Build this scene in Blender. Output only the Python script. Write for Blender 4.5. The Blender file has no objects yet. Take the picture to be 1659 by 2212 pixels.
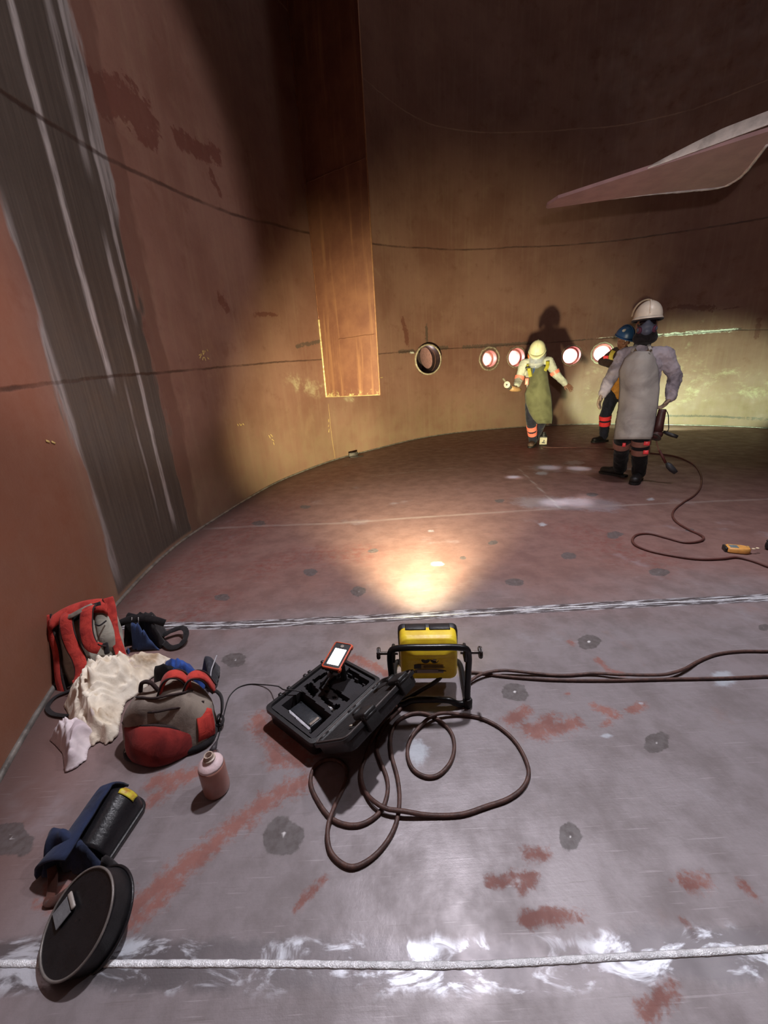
import bpy, bmesh, math, random
import numpy as np
from mathutils import Vector, Matrix, noise

random.seed(7)
SC = bpy.context.scene
COL = SC.collection
# ------------------------------------------------------------------ camera geometry (photo is 1659 x 2212)
FPX, CX, CY, EYE = 828.0, 829.5, 1106.0, 1.15
_d = np.array([(975. - CX) / FPX, -(3590. - CY) / FPX, -1.0]); _d /= np.linalg.norm(_d)
_u = -_d
_y = np.array([0, 0, -1.]) - _u * (-_u[2]); _y /= np.linalg.norm(_y)
_x = np.cross(_y, _u)
RW = np.array([_x, _y, _u])                      # world = RW @ cam

def ray(px, py):
    return RW @ np.array([(px - CX) / FPX, -(py - CY) / FPX, -1.0])

def P(px, py, z=0.0):
    v = ray(px, py); t = (z - EYE) / v[2]
    return np.array([0, 0, EYE]) + t * v

def atY(px, py, Y):
    v = ray(px, py)
    return np.array([0, 0, EYE]) + v * (Y / v[1])

# ------------------------------------------------------------------ objects
def tag(o, label=None, cat=None, group=None, kind=None):
    if label: o['label'] = label
    if cat: o['category'] = cat
    if group: o['group'] = group
    if kind: o['kind'] = kind
    return o

LOC = {}
def thing(name, label, cat, loc, group=None):
    o = bpy.data.objects.new(name, None); COL.objects.link(o)
    o.location = loc; o.empty_display_size = .05
    LOC[o] = Vector(loc)
    return tag(o, label, cat, group)

def obj(name, data, mat=None, parent=None, smooth=True, label=None, auto=None):
    """data = (verts, faces) in world space; a child is stored relative to its root"""
    v, f = data
    loc = Vector((0, 0, 0))
    if parent is not None:
        loc = LOC[parent]
    vv = [tuple(Vector(p) - loc) for p in v]
    if parent is None and len(v):
        a = np.array([tuple(p) for p in v], float)
        c = (a.min(0) + a.max(0)) / 2; c[2] = a[:, 2].min()
        loc = Vector(c); vv = [tuple(Vector(p) - loc) for p in v]
    me = bpy.data.meshes.new(name)
    me.from_pydata(vv, [], f)
    me.validate(); me.update()
    if smooth:
        me.polygons.foreach_set('use_smooth', [True] * len(me.polygons))
        if auto is not None:
            try: me.set_sharp_from_angle(angle=math.radians(auto))
            except Exception: pass
    o = bpy.data.objects.new(name, me); COL.objects.link(o)
    if mat: me.materials.append(mat)
    if parent is not None:
        o.parent = parent; LOC[o] = loc        # same origin as the root
        if parent.parent is None and parent.type == 'EMPTY': pass
        else: o.location = (0, 0, 0)
    else:
        o.location = loc; LOC[o] = loc
    if label: o['label'] = label
    return o

def bake(o):
    """apply the modifiers of o so that its mesh is plain data"""
    dg = bpy.context.evaluated_depsgraph_get()
    ev = o.evaluated_get(dg)
    me = bpy.data.meshes.new_from_object(ev)
    o.modifiers.clear()
    old = o.data; o.data = me; me.name = old.name
    bpy.data.meshes.remove(old)
    return o

def remesh(o, vox=.008, smooth=6, fac=.5, sub=0, disp=None):
    m = o.modifiers.new('r', 'REMESH'); m.mode = 'VOXEL'; m.voxel_size = vox; m.use_smooth_shade = True
    s = o.modifiers.new('s', 'SMOOTH'); s.factor = fac; s.iterations = smooth
    if disp:
        tx = bpy.data.textures.new('t', 'CLOUDS'); tx.noise_scale = disp[0]; tx.noise_depth = 2
        d = o.modifiers.new('d', 'DISPLACE'); d.texture = tx; d.strength = disp[1]; d.mid_level = .5
        d.texture_coords = 'LOCAL'
    return bake(o)

# ------------------------------------------------------------------ mesh pieces: every one returns (verts, faces)
def join(*parts):
    V, F = [], []
    for v, f in parts:
        n = len(V); V += [tuple(p) for p in v]; F += [tuple(i + n for i in q) for q in f]
    return V, F

def xf(data, M):
    v, f = data
    return [tuple(M @ Vector(p)) for p in v], f

def frame(o, x, y, z):
    x, y, z = Vector(x), Vector(y), Vector(z)
    M = Matrix((x, y, z)).transposed().to_4x4(); M.translation = Vector(o); return M

def box(sx, sy, sz, b=0.0, seg=2, c=(0, 0, 0)):
    bm = bmesh.new(); bmesh.ops.create_cube(bm, size=1)
    bmesh.ops.scale(bm, vec=(sx, sy, sz), verts=bm.verts)
    if b > 0: bmesh.ops.bevel(bm, geom=bm.edges[:], offset=b, segments=seg, profile=.5, affect='EDGES')
    bmesh.ops.translate(bm, vec=c, verts=bm.verts)
    bm.verts.ensure_lookup_table()
    r = ([tuple(v.co) for v in bm.verts], [tuple(v.index for v in f.verts) for f in bm.faces])
    bm.free(); return r

def catmull(pts, n=8, closed=False):
    p = [Vector(q) for q in pts]; N = len(p); out = []
    rng = range(N) if closed else range(N - 1)
    for i in rng:
        a = p[i - 1] if (closed or i > 0) else p[0] * 2 - p[1]
        b, c = p[i], p[(i + 1) % N]
        d = p[(i + 2) % N] if (closed or i + 2 < N) else p[-1] * 2 - p[-2]
        ta = max((b - a).length, 1e-6) ** .5; tb = max((c - b).length, 1e-6) ** .5; tc = max((d - c).length, 1e-6) ** .5
        m1 = ((b - a) / ta - (c - a) / (ta + tb) + (c - b) / tb) * tb
        m2 = ((c - b) / tb - (d - b) / (tb + tc) + (d - c) / tc) * tb
        for k in range(n):
            t = k / n; t2 = t * t; t3 = t2 * t
            out.append(b * (2 * t3 - 3 * t2 + 1) + m1 * (t3 - 2 * t2 + t) + c * (-2 * t3 + 3 * t2) + m2 * (t3 - t2))
    if not closed: out.append(p[-1].copy())
    return out

def rings_mesh(rings, close_rings=False, caps=True):
    n = len(rings[0]); V = [tuple(p) for r in rings for p in r]; F = []
    m = len(rings)
    for i in range(m if close_rings else m - 1):
        j = (i + 1) % m
        for k in range(n):
            l = (k + 1) % n
            F.append((i * n + k, i * n + l, j * n + l, j * n + k))
    if caps and not close_rings:
        F.append(tuple(range(n - 1, -1, -1))); F.append(tuple((m - 1) * n + k for k in range(n)))
    return V, F

def tube(pts, r, n=10, closed=False, flat=1.0, up=None):
    p = [Vector(q) for q in pts]; N = len(p); rings = []
    rad = r if hasattr(r, '__len__') else [r] * N
    nrm = None
    for i in range(N):
        a = p[i - 1] if (closed or i > 0) else p[i]
        b = p[(i + 1) % N] if (closed or i < N - 1) else p[i]
        t = (b - a).normalized()
        if up is not None:
            s = t.cross(Vector(up)).normalized(); w = s.cross(t)
        else:
            if nrm is None:
                nrm = Vector((0, 0, 1)) if abs(t.z) < .9 else Vector((1, 0, 0))
            w = (nrm - t * nrm.dot(t)).normalized(); nrm = w
            s = t.cross(w)
        rings.append([p[i] + s * math.cos(q) * rad[i] + w * math.sin(q) * rad[i] * flat for q in (2 * math.pi * k / n for k in range(n))])
    return rings_mesh(rings, closed)

def ribbon(pts, nrms, width, thick):
    """strap with a flat box section along pts; nrms = outward normal at each point"""
    p = [Vector(q) for q in pts]; N = len(p); rings = []
    for i in range(N):
        t = (p[min(i + 1, N - 1)] - p[max(i - 1, 0)]).normalized()
        nn = Vector(nrms[i] if isinstance(nrms, list) else nrms); nn = (nn - t * nn.dot(t)).normalized()
        s = t.cross(nn)
        w = (width[i] if hasattr(width, '__len__') else width) / 2; h = thick / 2; e = h * .6
        rings.append([p[i] + s * a + nn * b for a, b in ((-w, -h + e), (-w + e, -h), (w - e, -h), (w, -h + e), (w, h - e), (w - e, h), (-w + e, h), (-w, h - e))])
    return rings_mesh(rings)

def lathe(prof, n=32, M=None, caps=True):
    rings = [[(r * math.cos(2 * math.pi * k / n), r * math.sin(2 * math.pi * k / n), z) for k in range(n)] for r, z in prof]
    d = rings_mesh(rings, caps=caps)
    return xf(d, M) if M is not None else d

def axisM(o, z, x=None):
    z = Vector(z).normalized()
    x = Vector(x) if x is not None else (Vector((1, 0, 0)) if abs(z.x) < .9 else Vector((0, 1, 0)))
    x = (x - z * x.dot(z)).normalized(); y = z.cross(x)
    return frame(o, x, y, z)

def cyl(a, b, r, n=16, r2=None):
    a, b = Vector(a), Vector(b); L = (b - a).length; r2 = r if r2 is None else r2
    return lathe([(r, 0), (r2, L)], n, axisM(a, b - a))

def ball(c, rx, ry=None, rz=None, n=16, m=10, M=None):
    ry = rx if ry is None else ry; rz = rx if rz is None else rz
    rings = []
    for i in range(m + 1):
        ph = -math.pi / 2 + math.pi * (i + .02 if i == 0 else (i - .02 if i == m else i)) / m
        rings.append([(rx * math.cos(ph) * math.cos(2 * math.pi * k / n), ry * math.cos(ph) * math.sin(2 * math.pi * k / n), rz * math.sin(ph)) for k in range(n)])
    d = rings_mesh(rings)
    if M is not None: d = xf(d, M)
    return [tuple(Vector(p) + Vector(c)) for p in d[0]], d[1]

def capsule(a, b, ra, rb, flat=1.0, side=None, n=14):
    """tapered round-ended limb; cross-section ra wide along side, ra*flat deep"""
    a, b = Vector(a), Vector(b); t = b - a
    L = t.length
    if L < 1e-6: t = Vector((0, 0, 1))
    t = t.normalized()
    s = Vector(side) if side is not None else (Vector((1, 0, 0)) if abs(t.x) < .8 else Vector((0, 1, 0)))
    s = (s - t * s.dot(t)).normalized(); w = t.cross(s)
    rings = []
    for q in (-89, -60, -30, 0):
        c, d = math.cos(math.radians(q)) * ra, math.sin(math.radians(q)) * ra * min(1, flat)
        rings.append([a + t * d + s * math.cos(k) * c + w * math.sin(k) * c * flat for k in (2 * math.pi * i / n for i in range(n))])
    for q in (0, 30, 60, 89):
        c, d = math.cos(math.radians(q)) * rb, math.sin(math.radians(q)) * rb * min(1, flat)
        rings.append([b + t * d + s * math.cos(k) * c + w * math.sin(k) * c * flat for k in (2 * math.pi * i / n for i in range(n))])
    return rings_mesh(rings)

def prism(poly, h, M):
    """poly in local xy extruded 0..h along local z"""
    n = len(poly)
    V = [tuple(M @ Vector((x, y, 0))) for x, y in poly] + [tuple(M @ Vector((x, y, h))) for x, y in poly]
    F = [tuple(range(n - 1, -1, -1)), tuple(range(n, 2 * n))] + [(i, (i + 1) % n, n + (i + 1) % n, n + i) for i in range(n)]
    return V, F

def rrect(w, h, r, n=5):
    out = []
    for cx, cy, a0 in ((w / 2 - r, h / 2 - r, 0), (-w / 2 + r, h / 2 - r, 90), (-w / 2 + r, -h / 2 + r, 180), (w / 2 - r, -h / 2 + r, 270)):
        for k in range(n + 1):
            a = math.radians(a0 + 90 * k / n); out.append((cx + r * math.cos(a), cy + r * math.sin(a)))
    return out

def grid_surface(pts, thick=None):
    """pts[i][j] grid of points -> sheet"""
    a, b = len(pts), len(pts[0])
    V = [tuple(p) for r in pts for p in r]
    F = [(i * b + j, i * b + j + 1, (i + 1) * b + j + 1, (i + 1) * b + j) for i in range(a - 1) for j in range(b - 1)]
    return V, F

def solidify(o, t, off=-1):
    m = o.modifiers.new('s', 'SOLIDIFY'); m.thickness = t; m.offset = off
    return bake(o)

# ------------------------------------------------------------------ materials
def lin(c):
    return tuple((x / 12.92 if x <= .04045 else ((x + .055) / 1.055) ** 2.4) for x in (v / 255 for v in c))

class NT:
    def __init__(s, name):
        s.m = bpy.data.materials.new(name); s.m.use_nodes = True
        s.t = s.m.node_tree; s.b = s.t.nodes['Principled BSDF']
    def n(s, typ, **kw):
        nd = s.t.nodes.new(typ)
        for k, v in kw.items():
            if k.startswith('i_'):
                key = k[2:]; key = int(key) if key.isdigit() else key.replace('_', ' ')
                s.set(nd.inputs[key], v)
            else: setattr(nd, k, v)
        return nd
    def set(s, sock, v):
        if isinstance(v, bpy.types.NodeSocket): s.t.links.new(v, sock)
        else:
            if isinstance(v, (tuple, list)) and len(v) == 3 and sock.type == 'RGBA': v = (*v, 1)
            sock.default_value = v
    def math(s, op, a, b=0.0, c=None, clamp=False):
        nd = s.t.nodes.new('ShaderNodeMath'); nd.operation = op; nd.use_clamp = clamp
        s.set(nd.inputs[0], a); s.set(nd.inputs[1], b)
        if c is not None: s.set(nd.inputs[2], c)
        return nd.outputs[0]
    def mix(s, f, a, b):
        nd = s.t.nodes.new('ShaderNodeMix'); nd.data_type = 'RGBA'
        s.set(nd.inputs['Factor'], f)
        ia = [i for i in nd.inputs if i.type == 'RGBA']
        s.set(ia[0], a); s.set(ia[1], b)
        return [o for o in nd.outputs if o.type == 'RGBA'][0]
    def ramp(s, f, a, b, lo=0.0, hi=1.0, smooth=True):
        nd = s.t.nodes.new('ShaderNodeMapRange'); nd.interpolation_type = 'SMOOTHSTEP' if smooth else 'LINEAR'
        s.set(nd.inputs[0], f); nd.inputs[1].default_value = a; nd.inputs[2].default_value = b
        nd.inputs[3].default_value = lo; nd.inputs[4].default_value = hi
        return nd.outputs[0]
    def noise(s, vec, scale, detail=4, rough=.55, dist=0.0):
        nd = s.t.nodes.new('ShaderNodeTexNoise'); s.set(nd.inputs['Vector'], vec)
        nd.inputs['Scale'].default_value = scale; nd.inputs['Detail'].default_value = detail
        nd.inputs['Roughness'].default_value = rough; nd.inputs['Distortion'].default_value = dist
        return nd.outputs[0]
    def attr(s, name):
        nd = s.t.nodes.new('ShaderNodeAttribute'); nd.attribute_name = name; return nd.outputs['Fac']
    def coord(s, kind='Object'):
        return s.t.nodes.new('ShaderNodeTexCoord').outputs[kind]
    def scale(s, v, sc):
        nd = s.t.nodes.new('ShaderNodeMapping'); s.set(nd.inputs['Vector'], v); nd.inputs['Scale'].default_value = sc
        return nd.outputs[0]
    def bump(s, h, strength=.3, dist=.01):
        nd = s.t.nodes.new('ShaderNodeBump'); s.set(nd.inputs['Height'], h)
        nd.inputs['Strength'].default_value = strength; nd.inputs['Distance'].default_value = dist
        s.t.links.new(nd.outputs[0], s.b.inputs['Normal'])
    def out(s, color=None, rough=None, metal=None, **kw):
        if color is not None: s.set(s.b.inputs['Base Color'], color)
        if rough is not None: s.set(s.b.inputs['Roughness'], rough)
        if metal is not None: s.set(s.b.inputs['Metallic'], metal)
        for k, v in kw.items(): s.set(s.b.inputs[k.replace('_', ' ')], v)
        return s.m

def M(name, c, rough=.6, metal=0.0, var=.25, scale=25, bump=.15, c2=None, spec=.5):
    """plain surface colour c (0-255) with a procedural mottling towards c2"""
    t = NT(name); co = t.coord()
    c1 = lin(c); cc = lin(c2) if c2 else tuple(x * (1 - var) for x in c1)
    n = t.noise(co, scale, 5)
    f = t.ramp(n, .35, .68)
    n2 = t.noise(co, scale * 6, 3)
    t.bump(t.math('ADD', n, t.math('MULTIPLY', n2, .5)), bump, .01)
    return t.out(t.mix(f, c1, cc), t.math('MULTIPLY_ADD', n2, .2, max(.05, rough - .1)), metal, Specular_IOR_Level=spec)

def FAB(name, c, c2=None, wr=40, bump=.5, rough=.9):
    """cloth: weave and small creases"""
    t = NT(name); co = t.coord()
    c1 = lin(c); cc = lin(c2) if c2 else tuple(x * .6 for x in c1)
    n = t.noise(co, wr * .4, 5, .6, .6)
    w = t.noise(co, 900, 2)
    t.bump(t.math('ADD', n, t.math('MULTIPLY', w, .12)), bump, .012)
    f = t.ramp(n, .38, .7)
    return t.out(t.mix(f, c1, cc), rough, 0.0, Specular_IOR_Level=.25, Sheen_Weight=.1)

def EMIT(name, c, strength):
    t = NT(name)
    return t.out(lin(c), .4, 0.0, Emission_Color=(*lin(c), 1), Emission_Strength=strength)
# ================================================================== the tank: wall plan from its foot line, floor, roof
BASE = [(84, 1532), (253, 1304), (371, 1186), (464, 1122), (590, 1046), (658, 1017), (725, 993), (816, 969), (918, 945), (1032, 930), (1235, 917), (1457, 918), (1656, 925)]
S1 = [(0, 842), (98, 831), (239, 813), (362, 804), (557, 786), (594, 782), (688, 777), (816, 765), (857, 761), (965, 753), (1100, 745), (1241, 736), (1316, 730), (1423, 725), (1585, 713), (1656, 712)]
S2 = [(0, 196), (123, 275), (231, 342), (311, 380), (391, 417), (557, 478), (580, 481), (661, 502), (816, 528), (918, 535), (1113, 533), (1268, 525), (1430, 506), (1653, 471)]
ctrl = [(-1.02, 0.3)] + [tuple(P(*b)[:2]) for b in BASE] + [(7.25, 5.2), (6.9, 3.0), (5.9, 1.0), (4.2, -.7), (2.2, -1.35), (.5, -1.2), (-.55, -.55)]
W2 = np.array([(v.x, v.y) for v in catmull([(x, y, 0) for x, y in ctrl], 40, True)])
for _ in range(60): W2 = .5 * W2 + .25 * np.roll(W2, 1, 0) + .25 * np.roll(W2, -1, 0)
SEG = np.linalg.norm(np.roll(W2, -1, 0) - W2, axis=1)
CUM = np.r_[0, np.cumsum(SEG)]; PER = CUM[-1]

def wall_xy(s):
    s = np.asarray(s) % PER
    Wc = np.vstack([W2, W2[:1]])
    return np.stack([np.interp(s, CUM, Wc[:, 0]), np.interp(s, CUM, Wc[:, 1])], -1)

def wall_in(s):
    a, b = wall_xy(s - .03), wall_xy(s + .03); t = b - a; t /= np.linalg.norm(t)
    n = np.array([-t[1], t[0]])
    if n @ (np.array([2.9, 3.9]) - wall_xy(s)) < 0: n = -n
    return n

def onwall(px, py):
    """photo point -> (arc length, height) on the wall"""
    d = ray(px, py); a = W2; e = np.roll(W2, -1, 0) - a
    den = d[0] * e[:, 1] - d[1] * e[:, 0]; den = np.where(abs(den) < 1e-12, 1e-12, den)
    t = (a[:, 0] * e[:, 1] - a[:, 1] * e[:, 0]) / den; s = (a[:, 0] * d[1] - a[:, 1] * d[0]) / den
    ok = np.where((t > .05) & (s >= -1e-6) & (s < 1 + 1e-6))[0]
    i = ok[np.argmin(t[ok])]
    return CUM[i] + s[i] * SEG[i], EYE + d[2] * t[i]

WALL_TOP = 8.5
def seamz(pts):
    q = sorted(onwall(*p) for p in pts)
    ss = np.array([a for a, b in q]); zz = np.array([b for a, b in q])
    def f(s):
        s = np.asarray(s) % PER
        # beyond the photographed stretch the seam returns to its start height
        sx = np.r_[ss[0] - .5, ss, ss[-1] + 3, PER + ss[0] - .5]; zx = np.r_[zz[0], zz, zz[-1], zz[0]]
        s = np.where(s < sx[0], s + PER, s)
        z = np.interp(s, sx, zx)
        return z
    return f
seam1, seam2 = seamz(S1), seamz(S2)

def seg_d(q, poly):
    """distance of points q (n,2) from a polyline"""
    best = np.full(len(q), 1e9)
    p = np.array(poly, float)
    if len(p) == 1: return np.hypot(*(q - p[0]).T)
    for a, b in zip(p[:-1], p[1:]):
        e = b - a; L = max(e @ e, 1e-12)
        t = np.clip(((q - a) @ e) / L, 0, 1)
        best = np.minimum(best, np.hypot(*(q - a - t[:, None] * e).T))
    return best

def field(q, strokes):
    """max over strokes of 1 - d/width (1 on the stroke, 0 at its edge)"""
    out = np.full(len(q), -2.0)
    for poly, w in strokes:
        out = np.maximum(out, 1 - seg_d(q, poly) / w)
    return np.maximum(out, -2)

def add_attr(me, name, val):
    a = me.attributes.new(name, 'FLOAT', 'POINT'); a.data.foreach_set('value', np.asarray(val, np.float32))

# ------------------------------------------------------------------ wall mesh with round openings for the nozzles
NOZ = [  # photo centre, opening radius (m)
    ((919, 778), .275), ((1057, 775), .165), ((1115.5, 772), .185), ((1235, 768), .185), ((1301, 763), .185)]
noz = []
for (c, r) in NOZ:
    s, z = onwall(*c); noz.append((s, z, r))
s_vis0, s_vis1 = onwall(0, 1500)[0] - .6, onwall(1656, 900)[0] + .6
sg = list(np.arange(s_vis0, s_vis1, .045)); sg += list(np.arange(s_vis1, s_vis0 + PER - .1, .22))
sg = np.array(sg); NS = len(sg)
zg = np.r_[np.arange(0, 2.05, .045), np.arange(2.05, 6.6, .07), np.arange(6.6, WALL_TOP + .01, .38)]; NZ = len(zg)
XY = wall_xy(sg)
V = [(XY[i, 0], XY[i, 1], zg[j]) for i in range(NS) for j in range(NZ)]
VS = [(sg[i], zg[j]) for i in range(NS) for j in range(NZ)]
F = []; holes = []
for s, z, r in noz:
    i0 = np.searchsorted(sg, s - r - .03) - 1; i1 = np.searchsorted(sg, s + r + .03)
    j0 = np.searchsorted(zg, z - r - .03) - 1; j1 = np.searchsorted(zg, z + r + .03)
    holes.append((i0, i1, j0, j1, s, z, r))
for i in range(NS):
    for j in range(NZ - 1):
        if any(h[0] <= i < h[1] and h[2] <= j < h[3] for h in holes): continue
        k = (i + 1) % NS
        F.append((i * NZ + j, i * NZ + j + 1, k * NZ + j + 1, k * NZ + j))
for i0, i1, j0, j1, s, z, r in holes:
    loop = [(i, j0) for i in range(i0, i1)] + [(i1, j) for j in range(j0, j1)] + [(i, j1) for i in range(i1, i0, -1)] + [(i0, j) for j in range(j1, j0, -1)]
    n0 = len(V)
    for i, j in loop:
        a = math.atan2(zg[j] - z, sg[i] - s)
        ss, zz = s + r * math.cos(a), z + r * math.sin(a)
        q = wall_xy(ss); V.append((q[0], q[1], zz)); VS.append((ss, zz))
    n = len(loop)
    for a in range(n):
        b = (a + 1) % n
        F.append((loop[a][0] * NZ + loop[a][1], n0 + a, n0 + b, loop[b][0] * NZ + loop[b][1]))

def wp(*pts):
    return [onwall(*p) for p in pts]
q = np.array(VS)
# dull ground bands, primer marks, bright scrapes: (polyline in wall coordinates, half width)
grind = [(wp((862, 760), (893, 758)), .05), (wp((945, 752), (966, 751)), .06), (wp((1000, 750), (1100, 744), (1150, 741)), .05),
         (wp((1241, 736), (1282, 733)), .03), (wp((1560, 713), (1600, 711)), .03), (wp((921, 702), (922, 745)), .05),
         (wp((1440, 898), (1530, 898), (1590, 903), (1659, 906)), .035), (wp((690, 738), (640, 748)), .04),
         (wp((1057, 775)), .30), (wp((1115, 772)), .24), (wp((919, 778)), .34)]
bright = [(wp((1290, 731), (1340, 728)), .02), (wp((1405, 726), (1480, 720), (1590, 712)), .04), (wp((885, 762), (895, 761)), .03)]
primer = [(wp((1442, 668), (1480, 664)), .05), (wp((1470, 663), (1500, 664), (1540, 666)), .085), (wp((1530, 668), (1580, 664), (1620, 657)), .035),
          (wp((1640, 690), (1634, 730)), .06), (wp((300, 285), (330, 305)), .10), (wp((385, 300), (430, 325), (470, 335)), .12),
          (wp((455, 375), (475, 420)), .07), (wp((215, 205), (290, 225), (320, 255)), .20), (wp((475, 640), (490, 665)), .09),
          (wp((545, 680), (600, 678)), .04), (wp((870, 690), (880, 740)), .10)]
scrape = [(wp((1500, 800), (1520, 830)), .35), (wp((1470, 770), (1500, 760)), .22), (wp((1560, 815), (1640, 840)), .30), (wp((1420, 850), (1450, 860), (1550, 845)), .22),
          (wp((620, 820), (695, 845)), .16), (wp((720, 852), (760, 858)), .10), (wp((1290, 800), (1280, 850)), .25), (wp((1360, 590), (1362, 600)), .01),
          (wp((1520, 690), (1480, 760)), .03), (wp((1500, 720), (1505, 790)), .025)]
sF, zF = q[:, 0], q[:, 1]
wall = bpy.data.objects.new('wall_round', bpy.data.meshes.new('wall_round')); COL.objects.link(wall)
wall.data.from_pydata(V, [], F); wall.data.update()
wall.data.polygons.foreach_set('use_smooth', [True] * len(wall.data.polygons))
add_attr(wall.data, 'arc', sF)
add_attr(wall.data, 'seam_low', zF - seam1(sF)); add_attr(wall.data, 'seam_high', zF - seam2(sF))
z3 = seamz([(930, 268), (1000, 282), (1136, 285), (1250, 277), (1500, 235)])
add_attr(wall.data, 'seam_top', zF - z3(sF))
add_attr(wall.data, 'grind', field(q, grind)); add_attr(wall.data, 'bright', field(q, bright))
add_attr(wall.data, 'primer', field(q, primer)); add_attr(wall.data, 'scrape', field(q, scrape))
tag(wall, kind='structure', label='curved rust-brown steel tank wall with weld seams')
LOC[wall] = Vector((0, 0, 0))

sL = [onwall(*p)[0] for p in ((0, 600), (69, 241), (239, 805), (362, 889), (245, 1200), (405, 1165), (160, 880), (30, 640))]
strip_a = onwall(160, 960)[0]; strip_b = onwall(372, 960)[0]
streak1 = onwall(190, 640)[0]; streak2 = onwall(330, 940)[0]

def wall_mat():
    t = NT('rusty_tank_wall'); co = t.coord()
    arc = t.attr('arc'); sep = t.n('ShaderNodeSeparateXYZ', i_0=co); z = sep.outputs[2]
    vec = t.n('ShaderNodeCombineXYZ', i_0=arc, i_1=z).outputs[0]
    big = t.noise(vec, .9, 5, .6); med = t.noise(vec, 4, 6, .65); fine = t.noise(vec, 60, 5, .7)
    runs = t.noise(t.scale(vec, (9, .45, 1)), 1.6, 5, .6, .2)          # vertical runs
    col = t.mix(t.ramp(big, .35, .68), lin((128, 94, 82)), lin((112, 77, 66)))
    col = t.mix(t.ramp(runs, .45, .75, 0, .24), col, lin((142, 118, 98)))
    col = t.mix(t.ramp(t.noise(t.scale(vec, (14, .6, 1)), 2.3, 4), .55, .8, 0, .2), col, lin((98, 66, 56)))
    col = t.mix(t.ramp(med, .55, .74, 0, .5), col, lin((100, 60, 46)))
    col = t.mix(t.ramp(t.noise(vec, 2.2, 6, .7, .4), .55, .75, 0, .4), col, lin((140, 112, 92)))
    col = t.mix(t.ramp(fine, .6, .75, 0, .25), col, lin((70, 45, 36)))
    # paler, more olive foot of the shell
    foot = t.math('MULTIPLY', t.ramp(z, 1.2, .1), t.ramp(med, .3, .7, .3, 1))
    col = t.mix(t.math('MULTIPLY', foot, .5), col, lin((134, 118, 92)))
    col = t.mix(t.math('MULTIPLY', t.ramp(arc, strip_a + .05, strip_a - .25), t.ramp(med, .25, .75, .45, .85)), col, lin((122, 72, 52)))
    # primer marks
    pr = t.ramp(t.math('ADD', t.attr('primer'), t.math('MULTIPLY', t.math('SUBTRACT', t.noise(vec, 14, 6, .7), .5), 2.2)), .35, .5)
    col = t.mix(t.math('MULTIPLY', pr, .65), col, lin((88, 42, 34)))
    # bare strip where a baffle was cut away: dark ground steel with bright drag lines
    e = t.math('MULTIPLY', t.math('SUBTRACT', t.noise(t.scale(vec, (4, 1.0, 1)), 1.5, 5), .5), .3)
    sa = t.math('ADD', arc, e)
    strip = t.math('MULTIPLY', t.ramp(sa, strip_a - .02, strip_a + .02), t.ramp(sa, strip_b + .02, strip_b - .02))
    strip = t.math('MULTIPLY', strip, t.ramp(z, .02, .05))
    sn = t.noise(t.scale(vec, (30, .7, 1)), 1.3, 6, .7)
    scol = t.mix(t.ramp(sn, .35, .75), lin((76, 70, 66)), lin((96, 88, 82)))
    def line(s0, w, z0, z1, amp):
        d = t.math('ABSOLUTE', t.math('SUBTRACT', t.math('ADD', arc, t.math('MULTIPLY', t.math('SUBTRACT', t.noise(t.scale(vec, (3, 1.2, 1)), 1.5, 4), .5), .07)), s0))
        m = t.math('MULTIPLY', t.ramp(d, w, w * .25), t.math('MULTIPLY', t.ramp(z, z0 - .1, z0 + .15), t.ramp(z, z1 + .25, z1)))
        return t.math('MULTIPLY', m, t.ramp(t.noise(t.scale(vec, (25, 2.2, 1)), 2, 5), .25, .6, .25 * amp, amp))
    strip_col = scol
    for s0, w, z0, z1, amp in ((streak1, .045, 1.25, 3.2, 1.0), (streak2, .035, .15, 2.0, .75), (strip_a + .02, .06, .1, 1.9, .5), (strip_b - .1, .03, 1.7, 4.0, .7), (strip_b - .02, .1, 2.3, 5, .55), (strip_b - .22, .05, 2.5, 5, .5), (streak1 + .15, .02, .3, 1.1, .35)):
        strip_col = t.mix(line(s0, w, z0, z1, amp), strip_col, lin((190, 184, 184)))
    col = t.mix(t.math('MULTIPLY', strip, .93), col, strip_col)
    # a darker margin to the right of the strip
    mg = t.math('MULTIPLY', t.ramp(sa, strip_b, strip_b + .02), t.ramp(sa, strip_b + .2, strip_b + .15))
    col = t.mix(t.math('MULTIPLY', mg, .5), col, lin((84, 54, 46)))
    # grinding bands, bright ground metal, yellow-green scrapes
    gr = t.ramp(t.math('ADD', t.attr('grind'), t.math('MULTIPLY', t.math('SUBTRACT', t.noise(vec, 20, 6, .7), .5), 1.8)), .2, .5)
    col = t.mix(t.math('MULTIPLY', gr, .75), col, lin((66, 58, 52)))
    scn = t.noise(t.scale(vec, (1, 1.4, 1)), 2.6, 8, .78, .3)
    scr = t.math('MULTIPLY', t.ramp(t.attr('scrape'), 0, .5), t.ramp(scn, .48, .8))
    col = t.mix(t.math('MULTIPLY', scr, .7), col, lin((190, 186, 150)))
    brt = t.ramp(t.math('ADD', t.attr('bright'), t.math('MULTIPLY', t.math('SUBTRACT', t.noise(t.scale(vec, (.5, 1.4, 1)), 22, 5, .7), .5), 2.6)), .2, .5)
    col = t.mix(brt, col, lin((215, 215, 205)))
    # weld seams
    nz = t.math('MULTIPLY', t.math('SUBTRACT', t.noise(vec, 7, 5, .7), .5), .03)
    nz2 = t.noise(vec, 3, 4, .6)
    hs = None
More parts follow.
